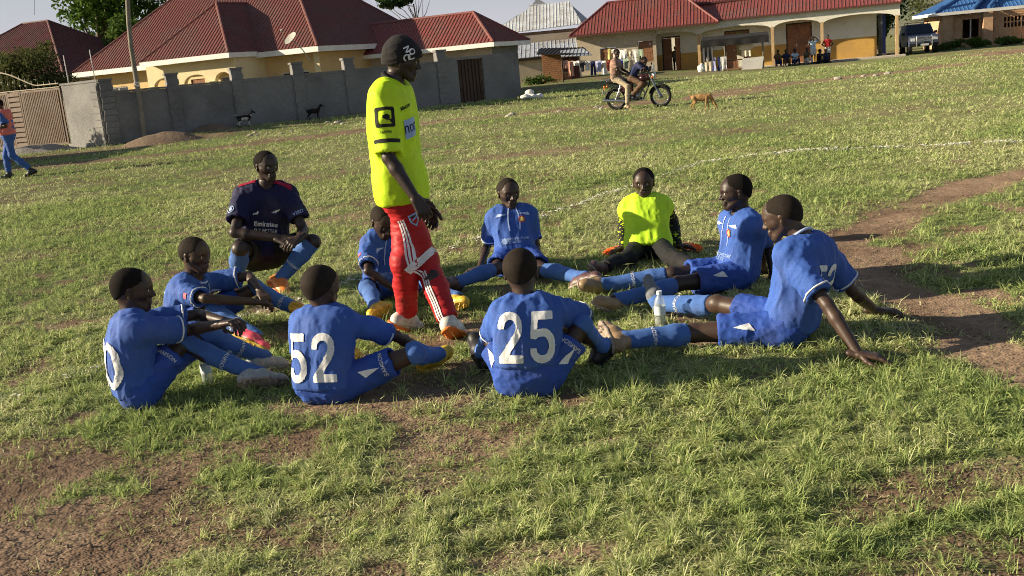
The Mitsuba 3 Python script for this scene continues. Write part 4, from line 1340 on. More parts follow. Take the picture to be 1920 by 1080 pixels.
# ------------------------------------------------------------------ builders
def sheet_roof(pts, rib=.19, hgt=.030, w=.055, thick=.03):
    """one pitch of a sheet-metal roof: pts in order, the first edge is the eave; ribs run up the slope"""
    pts = np.asarray(pts, float)
    o, e = pts[0], unit(pts[1] - pts[0])
    n = unit(np.cross(e, pts[-1] - pts[0]))
    if n[2] < 0:
        n = -n
    s = np.cross(n, e)
    s = s if (pts[-1] - pts[0]) @ s > 0 else -s
    uv = np.stack([(pts - o) @ e, (pts - o) @ s], 1)
    pg = Polygon(uv)
    M = axes(o - n * thick, e, s, np.cross(e, s))
    flip = np.cross(e, s) @ n
    base = extrude(pg, thick, M if flip > 0 else axes(o, e, s, np.cross(e, s)))
    V, F_ = [], []
    x0, _, x1, _ = pg.bounds
    for x in np.arange(x0 + rib * .5, x1, rib):
        g = pg.intersection(LineString([(x, -1e3), (x, 1e3)]))
        if g.is_empty or g.length < .1:
            continue
        (_, a, _, b) = g.bounds
        k = len(V)
        for y in (a, b):
            for dx, dz in ((-w / 2, -.004), (-w / 4, hgt), (w / 4, hgt), (w / 2, -.004)):
                V.append(o + e * (x + dx) + s * y + n * dz)
        F_ += [[k, k + 4, k + 5], [k, k + 5, k + 1], [k + 1, k + 5, k + 6], [k + 1, k + 6, k + 2], [k + 2, k + 6, k + 7], [k + 2, k + 7, k + 3], [k, k + 1, k + 2], [k, k + 2, k + 3], [k + 4, k + 6, k + 5], [k + 4, k + 7, k + 6]]
    return cat([base, trimesh.Trimesh(np.array(V), np.array(F_), process=False)]) if V else base


def cap_line(a, b, r=.075):
    return tube([a, b], r, 8)


def hip_roof(holder, M, x0, x1, y0, y1, z, pitch, sheet, fascia='white_fascia', skip=(), rib=.19, fh=.22):
    """a hipped roof over a rectangle of M's plan, eaves at z: pitches, ridge and hip caps, fascia boards"""
    tr = lambda q_: trimesh.transform_points(np.asarray(q_, float), M)
    t = math.tan(math.radians(pitch))
    W_, D_ = x1 - x0, y1 - y0
    if W_ >= D_:
        h = D_ / 2 * t
        r0, r1 = (x0 + D_ / 2, y0 + D_ / 2, z + h), (x1 - D_ / 2, y0 + D_ / 2, z + h)
        pl = dict(front=[(x0, y0, z), (x1, y0, z), r1, r0], right=[(x1, y0, z), (x1, y1, z), r1], back=[(x1, y1, z), (x0, y1, z), r0, r1], left=[(x0, y1, z), (x0, y0, z), r0])
        hips = [((x0, y0, z), r0), ((x0, y1, z), r0), ((x1, y0, z), r1), ((x1, y1, z), r1)]
    else:
        h = W_ / 2 * t
        r0, r1 = (x0 + W_ / 2, y0 + W_ / 2, z + h), (x0 + W_ / 2, y1 - W_ / 2, z + h)
        pl = dict(front=[(x0, y0, z), (x1, y0, z), r0], right=[(x1, y0, z), (x1, y1, z), r1, r0], back=[(x1, y1, z), (x0, y1, z), r1], left=[(x0, y1, z), (x0, y0, z), r0, r1])
        hips = [((x0, y0, z), r0), ((x1, y0, z), r0), ((x0, y1, z), r1), ((x1, y1, z), r1)]
    roof = part(holder, 'roof', cat([sheet_roof(tr(p_), rib) for k_, p_ in pl.items() if k_ not in skip]), sheet)
    hips.append((r0, r1))
    for a, b in hips:
        if np.linalg.norm(np.subtract(a, b)) > .3:
            part(roof, 'ridge_cap', cap_line(*tr([a, b])), sheet, smooth=40)
    f = []
    th = .03
    if 'front' not in skip:
        f.append(bx(x0 - th, x1 + th, y0 - th, y0, z - fh, z - .005, M))
    if 'right' not in skip:
        f.append(bx(x1, x1 + th, y0, y1 + th, z - fh, z - .005, M))
    if 'left' not in skip:
        f.append(bx(x0 - th, x0, y0, y1 + th, z - fh, z - .005, M))
    for m in f:
        part(roof, 'fascia_board', m, fascia)
    part(holder, 'ceiling_board', bx(x0 + .02, x1 - .02, y0 + .02, y1 - .02, z - .10, z - .07, M), 'beige_plaster')
    return roof


def wall_panel(x0, x1, z0, z1, th, holes, M, y=0.0):
    """an upright wall along x with openings cut through (x0, x1, z0, z1)"""
    pg = sbox(x0, z0, x1, z1)
    for hx0, hx1, hz0, hz1 in holes:
        pg = pg.difference(sbox(hx0, hz0, hx1, hz1))
    return extrude(pg, th, M @ axes((0, y + th, 0), (1, 0, 0), (0, 0, 1), (0, -1, 0)))


def window(holder, M, x0, x1, z0, z1, y, th=.2, frame_mat='white_fascia', pane='window_glass', bars=2, sill=True):
    w = part(holder, 'window', cat([bx(x0, x0 + .05, y + .05, y + .11, z0, z1, M), bx(x1 - .05, x1, y + .05, y + .11, z0, z1, M), bx(x0 + .05, x1 - .05, y + .05, y + .11, z1 - .05, z1, M), bx(x0 + .05, x1 - .05, y + .05, y + .11, z0, z0 + .05, M)]
                                    + [bx(x0 + (x1 - x0) * i / bars - .02, x0 + (x1 - x0) * i / bars + .02, y + .06, y + .10, z0 + .05, z1 - .05, M) for i in range(1, bars)]), frame_mat)
    part(w, 'pane', bx(x0 + .05, x1 - .05, y + .075, y + .085, z0 + .05, z1 - .05, M), pane)
    if sill:
        part(w, 'sill', bx(x0 - .08, x1 + .08, y - .06, y + .04, z0 - .08, z0 - .005, M), frame_mat)


def plank_door(holder, M, x0, x1, z0, z1, y, n, m, name='door', leafs=1, label=None):
    """a door of upright planks with two ledges and a pull"""
    d = part(holder, name, cat([bx(x0, x1, y + .03, y + .05, z0, z1, M)] + [bx(x0 + .03, x1 - .03, y - .012, y + .004, z0 + (z1 - z0) * f - .06, z0 + (z1 - z0) * f + .06, M) for f in (.15, .5, .85)]), m, label=label)
    s = (x1 - x0) / n
    for i in range(n):
        part(d, 'plank', bx(x0 + i * s + .006, x0 + (i + 1) * s - .006, y + .004, y + .03, z0, z1 - .004 * (i % 3), M), m)
    part(d, 'handle', bx(x1 - .16, x1 - .12, y - .05, y - .012, z0 + .95, z0 + 1.1, M), 'steel')
    return d


def bricks(holder, M, x0, x1, z0, z1, y, mat_, holes=(), bl=.30, bh=.125, joint=.02, th=.03, seed=1, cap=300, name='brick'):
    """courses of bricks proud of a mortar wall; each one its own part"""
    r = np.random.default_rng(seed)
    n, zc, row, spare = 0, z0, 0, []
    while zc + bh <= z1 + 1e-6:
        x = x0 - (bl / 2 if row % 2 else 0)
        while x < x1:
            a, b = max(x, x0), min(x + bl - joint, x1)
            x += bl
            if b - a < .05 or any(a < h1 and b > h0 and zc < hz1 and zc + bh > hz0 for h0, h1, hz0, hz1 in holes):
                continue
            j = r.normal(0, .004, 3)
            m = bx(a + j[0], b + j[1], y - th + j[2], y + .01, zc, zc + bh - joint, M)
            if n < cap:
                part(holder, name, m, mat_)
            else:
                spare.append(m)
            n += 1
        zc += bh
        row += 1
    if spare:
        part(holder, 'brickwork', cat(spare), mat_, kind='stuff')


def foliage(rng, blobs, n, size, flat=.5):
    """leaf-sized faces through lumpy volumes: blobs = (centre, radii)"""
    vol = np.array([np.prod(r) for c, r in blobs])
    which = rng.choice(len(blobs), n, p=vol / vol.sum())
    d = rng.normal(size=(n, 3))
    d /= np.linalg.norm(d, axis=1, keepdims=True)
    rad = rng.random(n) ** .45
    C = np.array([c for c, r in blobs])[which]
    R = np.array([r for c, r in blobs])[which]
    p_ = C + d * R * rad[:, None]
    keep = meshkit.fbm(p_ * (1.1 / max(R.mean(), .2) * 1.2), 3, 9) > .42
    p_, d = p_[keep], d[keep]
    n = len(p_)
    nrm = d * .6 + rng.normal(size=(n, 3)) * .7
    nrm /= np.linalg.norm(nrm, axis=1, keepdims=True)
    a = np.cross(nrm, rng.normal(size=(n, 3)))
    a /= np.linalg.norm(a, axis=1, keepdims=True)
    b = np.cross(nrm, a)
    s = size * (.6 + .8 * rng.random(n))[:, None]
    V = np.stack([p_ - a * s, p_ - b * s * flat, p_ + a * s, p_ + b * s * flat], 1).reshape(-1, 3)
    k = np.arange(n)[:, None] * 4
    return trimesh.Trimesh(V, np.vstack([k + [0, 1, 2], k + [0, 2, 3]]), process=False)


def tree(name, label, cat_, base, trunk, blobs, n, size, leaf, group=None, r0=.16, seed=1, limbs=6):
    """tapered trunk, limbs to the clumps, a crown of leaf-sized faces"""
    rng = np.random.default_rng(seed)
    t = thing(name, label, cat_, group)
    b = np.array(base, float)
    top = b + V3(rng.normal(0, .2), rng.normal(0, .2), trunk)
    ms = [tube([b - V3(0, 0, .2), lerp(b, top, .5) + V3(rng.normal(0, .1), rng.normal(0, .1), 0), top], [r0, r0 * .8, r0 * .6], 9)]
    for i in range(limbs):
        c = np.array(blobs[i % len(blobs)][0], float)
        q_ = lerp(b, top, .55 + .45 * rng.random())
        e = c + rng.normal(0, .25, 3) * np.array(blobs[i % len(blobs)][1])
        ms.append(tube([q_, lerp(q_, e, .5) + rng.normal(0, .12, 3), e], [r0 * .45, r0 * .3, r0 * .1], 6))
    part(t, 'trunk', cat(ms), 'bark', smooth=True)
    part(t, 'crown', foliage(rng, blobs, n, size), leaf)
    return t


def lumps(rng, c, r, n, k=.5):
    """n clumps scattered through an ellipsoid"""
    out = []
    for _ in range(n):
        d = rng.normal(size=3)
        d /= np.linalg.norm(d)
        q_ = np.array(c) + d * np.array(r) * rng.random() ** .4 * .75
        out.append((q_, np.array(r) * k * (.7 + .6 * rng.random())))
    return out


# ------------------------------------------------------------------ the compound wall, its corner piece and the gate
WA, WB = V3(-13.49, 35.7), V3(.94, 43.55)
wd = unit(WB - WA)
wang = math.degrees(math.atan2(wd[1], wd[0]))
Mw = frame(WA[0], WA[1], wang)
wall = thing('compound_wall', 'long grey rendered wall with raised piers in front of the yellow house', 'wall')
piers = [.22, 2.45, 4.75, 7.05, 9.1, 11.0, 13.05]
edges = piers + [16.43]
for i in range(len(piers)):
    a, b = piers[i] + .2, edges[i + 1] - (.2 if i < len(piers) - 1 else 0)
    if i == 6:
        part(wall, 'panel', wall_panel(a, b, -.3, 2.02, .18, [(13.78, 14.95, -.4, 1.92)], Mw), 'grey_render')
    else:
        part(wall, 'panel', bx(a, b, 0, .18, -.3, 1.80 + .012 * i, Mw), 'grey_render')
    if i < 6:
        part(wall, 'coping', bx(a, b, -.03, .21, 1.805 + .012 * i, 1.87 + .012 * i, Mw), 'grey_render')
for i, x in enumerate(piers):
    part(wall, 'pier', bx(x - .2, x + .2, -.05, .23, -.3, 2.22 + .012 * i, Mw), 'grey_render')
    for j in range(10):
        part(wall, 'block', bx(x - .225 + .03 * (j % 2), x + .195 + .03 * (j % 2), -.085, -.052, .02 + j * .21, .20 + j * .21, Mw), 'grey_render')
    part(wall, 'pier_cap', bx(x - .24, x + .24, -.09, .27, 2.225 + .012 * i, 2.30 + .012 * i, Mw), 'grey_render')
gd = thing('metal_door', 'dark rusty sheet-metal double door in the grey compound wall', 'door')
part(gd, 'backing', bx(13.79, 14.94, .10, .12, -.1, 1.91, Mw), 'dark_wood')
for i in range(7):
    x = 13.82 + i * .16
    part(gd, 'slat', bx(x, x + .10, .05, .095, .12 if i < 6 else .5, 1.86, Mw), 'dark_wood')
# corner piece, lit by the sun
cd = V3(-15.5, 37.45) - WA
cang = math.degrees(math.atan2(-cd[1], -cd[0]))
Mc = frame(-15.5, 37.45, cang)
cl = float(np.linalg.norm(cd))
cw = thing('gate_pier_wall', 'short pale sunlit wall between the slatted gate and the long grey wall', 'wall')
part(cw, 'wall_body', bx(0, cl - .02, 0, .3, -.3, 2.22, Mc), 'grey_render')
part(cw, 'coping', bx(-.03, cl - .03, -.03, .33, 2.225, 2.30, Mc), 'grey_render')
part(cw, 'pier', bx(cl - .52, cl - .03, -.06, -.003, -.3, 2.18, Mc), 'grey_render')
part(cw, 'footing', bx(0.02, cl - .03, -.10, -.063, -.3, .16, Mc), 'grey_render')
for j in range(8):
    part(cw, 'block', bx(cl - .56 + .04 * (j % 2), cl - .06, -.085, -.063, .20 + j * .24, .42 + j * .24, Mc), 'grey_render')
gt = thing('entrance_gate', 'brown slatted metal gate with curved spiked top', 'gate')
Mg = frame(-21.0, 40.0, -25.0)
for (a, b) in ((0.0, 3.3), (4.05, 6.02)):
    part(gt, 'frame', cat([bx(a, b, -.03, .03, .15, .22, Mg), bx(a, b, -.03, .03, 2.10, 2.17, Mg), bx(a, a + .06, -.03, .03, .221, 2.099, Mg), bx(b - .06, b, -.03, .03, .221, 2.099, Mg), bx(a + .061, b - .061, .02, .028, .222, 2.098, Mg)]), 'gate_metal')
    for x in np.arange(a + .09, b - .10, .085):
        part(gt, 'slat', bx(x, x + .045, -.032, .018, .224, 2.097, Mg), 'gate_metal')
part(gt, 'frame', cat([bx(3.33, 3.39, -.04, .04, .12, 2.2, Mg), bx(3.96, 4.02, -.04, .04, .12, 2.2, Mg), bx(3.391, 3.959, .0, .02, .14, 2.18, Mg)]), 'gate_metal')
for j in range(11):
    part(gt, 'slat', bx(3.395, 3.955, -.05, -.002, .16 + j * .185, .29 + j * .185, Mg), 'gate_metal')
arc = [(x, 0, 2.32 + .62 * math.sin(math.pi * np.clip((x - .7) / 4.2, 0, 1)) ** 1.3) for x in np.linspace(.2, 6.0, 40)]
arcw = trimesh.transform_points(np.array(arc), Mg)
part(gt, 'arch_rail', tube(arcw, .028, 6), 'gate_scroll', smooth=True)
part(gt, 'arch_rail', tube(trimesh.transform_points(np.array([(x, 0, 2.20) for x in (0.2, 6.0)]), Mg), .022, 6), 'gate_scroll', smooth=True)
rg = np.random.default_rng(3)
for i in range(0, 40, 2):
    q_ = arcw[i]
    part(gt, 'spike', cat([tube([q_, q_ + V3(0, 0, .13)], [.018, .006], 6), tube([V3(q_[0], q_[1], 2.2), q_], .011, 5)]), 'gate_scroll')
    if q_[2] > 2.5:
        part(gt, 'rosette', trimesh.creation.icosphere(subdivisions=1, radius=.045).apply_translation(V3(q_[0], q_[1], lerp(2.2, q_[2], .35 + .3 * rg.random()))), 'gate_scroll')
# walls outside the frame whose long shadow crosses the grass before the gate
ow = thing('neighbour_wall', 'grey rendered wall of the neighbouring plot beyond the left edge of the view', 'wall')
part(ow, 'wall_body', bx(-17.6, -17.4, 27.6, 33.4, -.3, 2.3), 'grey_render')
part(ow, 'coping', bx(-17.65, -17.35, 27.55, 33.45, 2.305, 2.38), 'grey_render')

# ------------------------------------------------------------------ the yellow house
H1 = frame(-21.45, 53.6, -27.8)
yh = thing('house', 'yellow ochre house with a large dark red hipped roof behind the grey wall', 'house')
for x0, x1, hl in ((.6, 6.6, [(1.6, 3.0, 1.0, 2.2)]), (11.9, 15.15, [(12.9, 14.5, 1.0, 2.1)])):
    part(yh, 'wall', wall_panel(x0, x1, 0, 3.0, .2, hl, H1, .65), 'ochre_wall')
    for hx0, hx1, hz0, hz1 in hl:
        window(yh, H1, hx0, hx1, hz0, hz1, .65)
part(yh, 'wall', wall_panel(6.6, 11.9, 0, 3.0, .2, [(7.3, 8.2, .1, 2.2), (9.2, 10.9, 1.0, 2.2)], H1, .65), 'cream_wall')
window(yh, H1, 9.2, 10.9, 1.0, 2.2, .65, bars=3)
plank_door(yh, H1, 7.3, 8.2, .1, 2.2, .70, 5, 'door_wood')
part(yh, 'wall', bx(14.95, 15.15, .851, 9.6, 0, 3.0, H1), 'ochre_wall')
part(yh, 'quoin', bx(14.9, 15.19, .58, .645, 0, 3.0, H1), 'cream_wall')
hip_roof(yh, H1, 0, 15.65, 0, 10.2, 3.1, 41, 'red_sheet', fh=.24)
# the arcaded porch under its own hipped end
arch = sbox(6.6, 0, 12.06, 2.95)
for a, b in ((6.95, 8.5), (8.85, 10.4), (10.75, 11.75)):
    arch = arch.difference(sbox(a, .9, b, 1.95)).difference(affinity.scale(Point((a + b) / 2, 1.95).buffer(1, 24), (b - a) / 2, .42))
pf = part(yh, 'porch_front', extrude(arch, .22, H1 @ axes((0, -1.2, 0), (1, 0, 0), (0, 0, 1), (0, -1, 0))), 'cream_wall')
part(yh, 'porch_front', bx(11.84, 12.06, -1.18, .64, .9, 2.95, H1), 'cream_wall')
for x in (6.78, 8.67, 10.57, 11.9):
    part(pf, 'column', tube(trimesh.transform_points(np.array([(x, -1.47, .9), (x, -1.47, 1.0), (x, -1.47, 1.8), (x, -1.47, 1.9), (x, -1.47, 2.0)]), H1), [.13, .09, .085, .09, .14], 10), 'cream_wall', smooth=40)
hip_roof(yh, H1, 6.8, 12.2, -1.9, 8.5, 3.16, 42, 'red_sheet', skip=('back', 'left'), fh=.22)
ds = thing('satellite_dish', 'grey satellite dish on a bracket at the corner of the yellow house', 'satellite dish')
dm = trimesh.creation.revolve(np.array([(0, 0), (.25, .03), (.45, .10), (.46, .12), (.25, .055), (0, .025)]), sections=24)
dz_ = unit((-.52, -.50, .66))
dm.apply_scale(.72)
dx_ = unit(np.cross((0, 0, 1), dz_))
DP = V3(-8.45, 44.9, 3.42)
dm.apply_transform(axes(DP, dx_, np.cross(dz_, dx_), dz_))
part(ds, 'reflector', dm, 'dish_grey', smooth=30)
part(ds, 'arm', tube([DP, DP + V3(.35, .3, -.45), DP + V3(.55, .75, -.95)], .025, 6), 'dish_grey')
part(ds, 'receiver', cat([tube([DP + dz_ * .55, DP + dz_ * .62], .05, 8), tube([DP - np.cross(dz_, dx_) * .4 + dz_ * .1, DP + dz_ * .56], .012, 5)]), 'dish_grey')

# ------------------------------------------------------------------ the second red-roofed house, behind the metal door
H2 = frame(-10.45, 52.45, -27.8)
rh = thing('house', 'smaller grey-walled house with brighter red hipped roof right of the standing man', 'house')
part(rh, 'wall', bx(.5, 11.5, .55, .75, 0, 2.5, H2), 'beige_plaster')
part(rh, 'wall', bx(11.3, 11.5, .751, 3.4, 0, 2.5, H2), 'grey_render')
hip_roof(rh, H2, 0, 12.0, 0, 3.8, 2.60, 38, 'bright_red_sheet', fh=.2)

# ------------------------------------------------------------------ maroon house at the far left
H0 = frame(-36.4, 63.6, -20)
mh = thing('house', 'maroon-roofed house at the left edge behind the shrub and gate', 'house')
part(mh, 'wall', bx(.5, 12.4, .5, .7, 0, 3.0, H0), 'beige_plaster')
part(mh, 'wall', bx(12.2, 12.4, .701, 9.5, 0, 3.0, H0), 'beige_plaster')
hip_roof(mh, H0, 0, 13, 0, 11, 3.2, 33, 'maroon_sheet')

# ------------------------------------------------------------------ grey-roofed houses in the gap
H3 = frame(.2, 76, -6)
gh = thing('house', 'house with pale zinc roof in the gap between the red roofs', 'house')
part(gh, 'wall', bx(.3, 6.4, .5, .7, 0, 3.7, H3), 'grey_render')
part(gh, 'wall', bx(6.2, 6.4, .701, 7, 0, 3.7, H3), 'grey_render')
zr = part(gh, 'roof', cat([sheet_roof(trimesh.transform_points(np.array(q_, float), H3), .25) for q_ in ([(-.4, 0, 3.72), (6.6, 0, 3.95), (5.7, 4, 5.62), (2.9, 4, 5.72)], [(6.6, 0, 3.95), (7.6, 7, 3.8), (5.7, 4, 5.62)], [(-.4, 0, 3.72), (2.9, 4, 5.72), (-.4, 8, 3.72)][::-1])]), 'zinc_sheet')
part(zr, 'fascia_board', bx(-.4, 6.6, .02, .05, 3.45, 3.68, H3), 'dark_wood')
part(zr, 'ridge_cap', cap_line(*trimesh.transform_points(np.array([(2.6, 4.0, 5.75), (5.7, 4.0, 5.66)]), H3)), 'zinc_sheet', smooth=40)
part(gh, 'gable', extrude(Polygon([(0, 0), (1.5, 0), (.55, .62)]), .1, H3 @ axes((2.7, 4.15, 5.62), (1, 0, 0), (0, 0, 1), (0, -1, 0))), 'old_zinc_sheet')
lh = thing('lean_to_house', 'low beige house with rusty zinc lean-to roof left of the brick hut', 'house')
L0 = frame(0.6, 66.0, -4)
part(lh, 'wall', bx(.4, 4.9, .3, .5, 0, 1.78, L0), 'beige_plaster')
part(lh, 'wall', bx(.1, 5.6, 3.6, 3.8, 0, 3.3, L0), 'beige_plaster')
lr = part(lh, 'roof', sheet_roof(trimesh.transform_points(np.array([(0, 0, 1.86), (5.0, 0, 1.90), (5.6, 3.5, 2.98), (.2, 3.5, 2.80)], float), L0), .28), 'old_zinc_sheet')
part(lr, 'fascia_board', bx(.05, 5.0, .05, .08, 1.68, 1.83, L0), 'dark_wood')

# ------------------------------------------------------------------ brick hut with a shutter
B0 = frame(2.92, 60.2, -8)
bh = thing('brick_hut', 'small brick hut with maroon shutter and sagging dark roof behind the washing', 'hut')
part(bh, 'wall', bx(0, 1.15, .03, 1.6, .1, 2.0, B0), 'mortar')
bricks(bh, B0, 0, 1.15, .22, 1.95, .03, 'fired_brick', bl=.26, bh=.115, seed=4, cap=200)
part(bh, 'wall', bx(1.152, 2.15, .25, 1.6, .1, 2.0, B0), 'beige_plaster')
bricks(bh, B0, 1.17, 1.62, .22, .80, .25, 'fired_brick', bl=.26, bh=.115, seed=5)
plank_door(bh, B0, 1.22, 1.60, .85, 1.85, .19, 3, 'maroon_sheet', 'shutter')
plank_door(bh, B0, 1.66, 2.12, .25, 1.85, .19, 4, 'maroon_sheet', 'door', label='faded maroon door')
part(bh, 'roof', sheet_roof(trimesh.transform_points(np.array([(-.25, -.5, 1.98), (2.9, -.9, 1.72), (2.4, 1.5, 2.2), (-.2, 1.6, 2.32)], float), B0), .22), 'tarp_black')
part(bh, 'roof', sheet_roof(trimesh.transform_points(np.array([(1.2, -.92, 1.70), (3.0, -1.0, 1.66), (2.4, .2, 2.02), (1.1, .1, 2.06)], float), B0), .22), 'old_zinc_sheet')

# ------------------------------------------------------------------ beige house joined to the long shop building
B1 = frame(4.9, 64.0, -14)
be = thing('house', 'beige plastered house with red roof behind the clothes lines', 'house')
part(be, 'wall', wall_panel(.35, 5.2, 0, 2.85, .2, [(1.75, 2.75, .75, 2.02), (4.1, 5.0, .95, 2.2)], B1, .55), 'beige_plaster')
part(be, 'wall', bx(.35, .55, .751, 3.9, 0, 2.85, B1), 'beige_plaster')
for a, b, z0, z1 in ((1.75, 2.75, .75, 2.02), (4.1, 5.0, .95, 2.2)):
    plank_door(be, B1, a + .02, b - .02, z0 + .02, z1 - .02, .62, 5, 'door_wood', 'shutter')
hip_roof(be, B1, 0, 9, 0, 4.4, 2.92, 40, 'bright_red_sheet', fascia='maroon_sheet', fh=.10, skip=('right',), rib=.2)
hip_roof(be, B1, 2.9, 12, 2.6, 9.5, 4.2, 34, 'bright_red_sheet', fascia='maroon_sheet', fh=.10, skip=('right',), rib=.2)

# ------------------------------------------------------------------ the long shop building with its verandah
S0 = frame(9.45, 63.9, -18)
SL = 14.9
sh_ = thing('shop_building', 'long white and ochre shop building with red roof and arched verandah', 'shop building')
doors = [(.92, 2.05, .12, 2.35), (4.75, 6.25, .12, 2.35), (8.38, 9.88, .12, 2.45)]
VD = 1.05
for z0, z1, m in ((.0, 1.28, 'shop_ochre'), (1.28, 3.0, 'shop_white')):
    part(sh_, 'wall', wall_panel(.0, 13.5, z0, z1 - .002, .2, doors, S0, VD), m)
part(sh_, 'wall', bx(-.01, .19, .12, VD - .002, .0, 1.28, S0), 'shop_ochre')
part(sh_, 'wall', bx(-.01, .19, .12, VD - .002, 1.282, 3.0, S0), 'shop_white')
part(sh_, 'wall', bx(13.3, 13.5, VD + .202, 8.5, 0, 3.0, S0), 'shop_white')
part(sh_, 'verandah_floor', bx(-.2, SL + .1, -.35, VD - .004, -.5, .11, S0), 'concrete')
part(sh_, 'back_wall', bx(.2, 13.3, 8.3, 8.5, 0, 3.0, S0), 'shop_white')
for i, (a, b, z0, z1) in enumerate(doors):
    fr = part(sh_, 'door_frame', cat([bx(a + .002, a + .07, VD + .02, VD + .14, z0, z1 - .002, S0), bx(b - .07, b - .002, VD + .02, VD + .14, z0, z1 - .002, S0), bx(a + .072, b - .072, VD + .02, VD + .14, z1 - .09, z1 - .002, S0)]), 'dark_wood')
    mid_ = (a + b) / 2
    if i == 0:
        plank_door(sh_, S0 @ frame(a + .08, VD - .02, -14), .0, .55, z0, z1 - .1, 0, 4, 'door_wood')
        plank_door(sh_, S0 @ frame(b - .08, VD + .0, -110), .0, .5, z0, z1 - .1, 0, 4, 'door_wood')
    elif i == 1:
        plank_door(sh_, S0, a + .08, mid_ - .05, z0, z1 - .1, VD + .05, 5, 'door_wood')
        plank_door(sh_, S0, mid_ + .35, b - .08, z0, z1 - .1, VD + .05, 3, 'door_wood')
    else:
        plank_door(sh_, S0, a + .08, mid_ - .004, z0, z1 - .1, VD + .05, 5, 'door_wood')
        plank_door(sh_, S0, mid_ + .004, b - .08, z0, z1 - .1, VD + .05, 5, 'door_wood')
posts = [.05, 3.33, 7.65, 10.45, 14.55]
for x in posts[1:]:
    part(sh_, 'column', bx(x - .085, x + .085, -.085, .085, .112, 2.34, S0), 'post_paint')
part(sh_, 'column', bx(-.10, .07, -.085, .085, .112, 2.34, S0), 'dark_wood')
beam = sbox(-.15, 2.30, SL - .18, 2.98)
for a, b in zip(posts[:-1], posts[1:]):
    beam = beam.difference(affinity.scale(Point((a + b) / 2, 2.28).buffer(1, 32), (b - a) / 2 - .12, .30))
part(sh_, 'arched_beam', extrude(beam, .16, S0 @ axes((0, .08, 0), (1, 0, 0), (0, 0, 1), (0, -1, 0))), 'shop_white')
hip_roof(sh_, S0, -.55, SL - .12, -.30, 9.0, 3.05, 24, 'bright_red_sheet', fascia='maroon_sheet', fh=.08, rib=.2)
bb = thing('blue_post', 'narrow dark blue painted post in the open right end of the verandah', 'post')
plain('post_blue', (.02, .035, .16), .6)
part(bb, 'shaft', bx(13.85, 14.02, 1.45, 1.62, .112, 2.5, S0), 'post_blue')
part(bb, 'base', bx(13.80, 14.07, 1.40, 1.67, .111, .24, S0), 'concrete')

# ------------------------------------------------------------------ blue-roofed brick house at the right
K0 = frame(28.75, 66.2, -12)
bl_ = thing('house', 'unfinished brick house with bright blue sheet roof at the right edge', 'house')
vents = [(3.92 + i * .21, 4.07 + i * .21, 1.04 + j * .36, 1.33 + j * .36) for i in range(6) for j in range(2)]
part(bl_, 'wall', wall_panel(.3, 12, 0, 2.2, .2, [(1.45, 2.45, .6, 1.75)] + vents, K0, .6), 'pale_brick')
part(bl_, 'wall', bx(11.8, 12, .802, 7, 0, 2.2, K0), 'pale_brick')
part(bl_, 'wall', bx(.502, 11.798, 6.8, 7, 0, 2.2, K0), 'pale_brick')
part(bl_, 'ceiling_board', bx(.31, 11.99, .61, 6.99, 2.205, 2.23, K0), 'beige_plaster')
part(bl_, 'wall', bx(.3, .5, .802, 7, 0, 2.2, K0), 'pale_brick')
bricks(bl_, K0, .3, 5.6, 1.02, 2.12, .6, 'pale_brick', holes=[(1.45, 2.45, .6, 1.75), (3.9, 5.15, 1.0, 1.75)], bl=.34, bh=.135, seed=8, cap=180)
for x in (.45, 2.85, 5.75):
    part(bl_, 'pier', bx(x - .28, x + .28, .05, .55, 0, 2.15, K0), 'pale_brick')
part(bl_, 'window_post', bx(1.9, 1.97, .62, .70, .6, 1.74, K0), 'zinc_sheet')
part(bl_, 'plaster_panel', bx(6.1, 11.9, .50, .58, 0, 2.05, K0), 'grey_render')
tr = lambda q_, M_: trimesh.transform_points(np.array(q_, float), M_)
brf = part(bl_, 'roof', cat([sheet_roof(tr(q_, K0), .24) for q_ in ([(-.4, -.1, 2.3), (1.9, -.1, 2.3), (5.4, 5, 4.9)], [(-.4, 7, 2.3), (-.4, -.1, 2.3), (5.4, 5, 4.9)], [(1.9, .45, 2.3), (4.9, .45, 2.3), (7.8, 4.9, 4.6), (5.3, 4.9, 4.7)], [(4.9, -.1, 2.3), (13, -.1, 2.3), (13, 5, 4.9), (8.4, 5, 4.9)])]), 'blue_sheet')
for q_ in ([(1.9, -.1, 2.34), (5.4, 5, 4.95)], [(-.4, -.1, 2.34), (5.4, 5, 4.95)], [(2.9, .2, 2.4), (6.2, 5, 4.9)], [(4.9, -.1, 2.34), (8.4, 5, 4.95)]):
    part(brf, 'ridge_cap', cap_line(*tr(q_, K0), .11), 'blue_sheet', smooth=40)
part(brf, 'fascia_board', bx(-.42, 13, -.14, -.105, 2.12, 2.31, K0), 'white_fascia')
part(brf, 'fascia_board', bx(-.46, -.425, -.1, 7, 2.12, 2.31, K0), 'white_fascia')

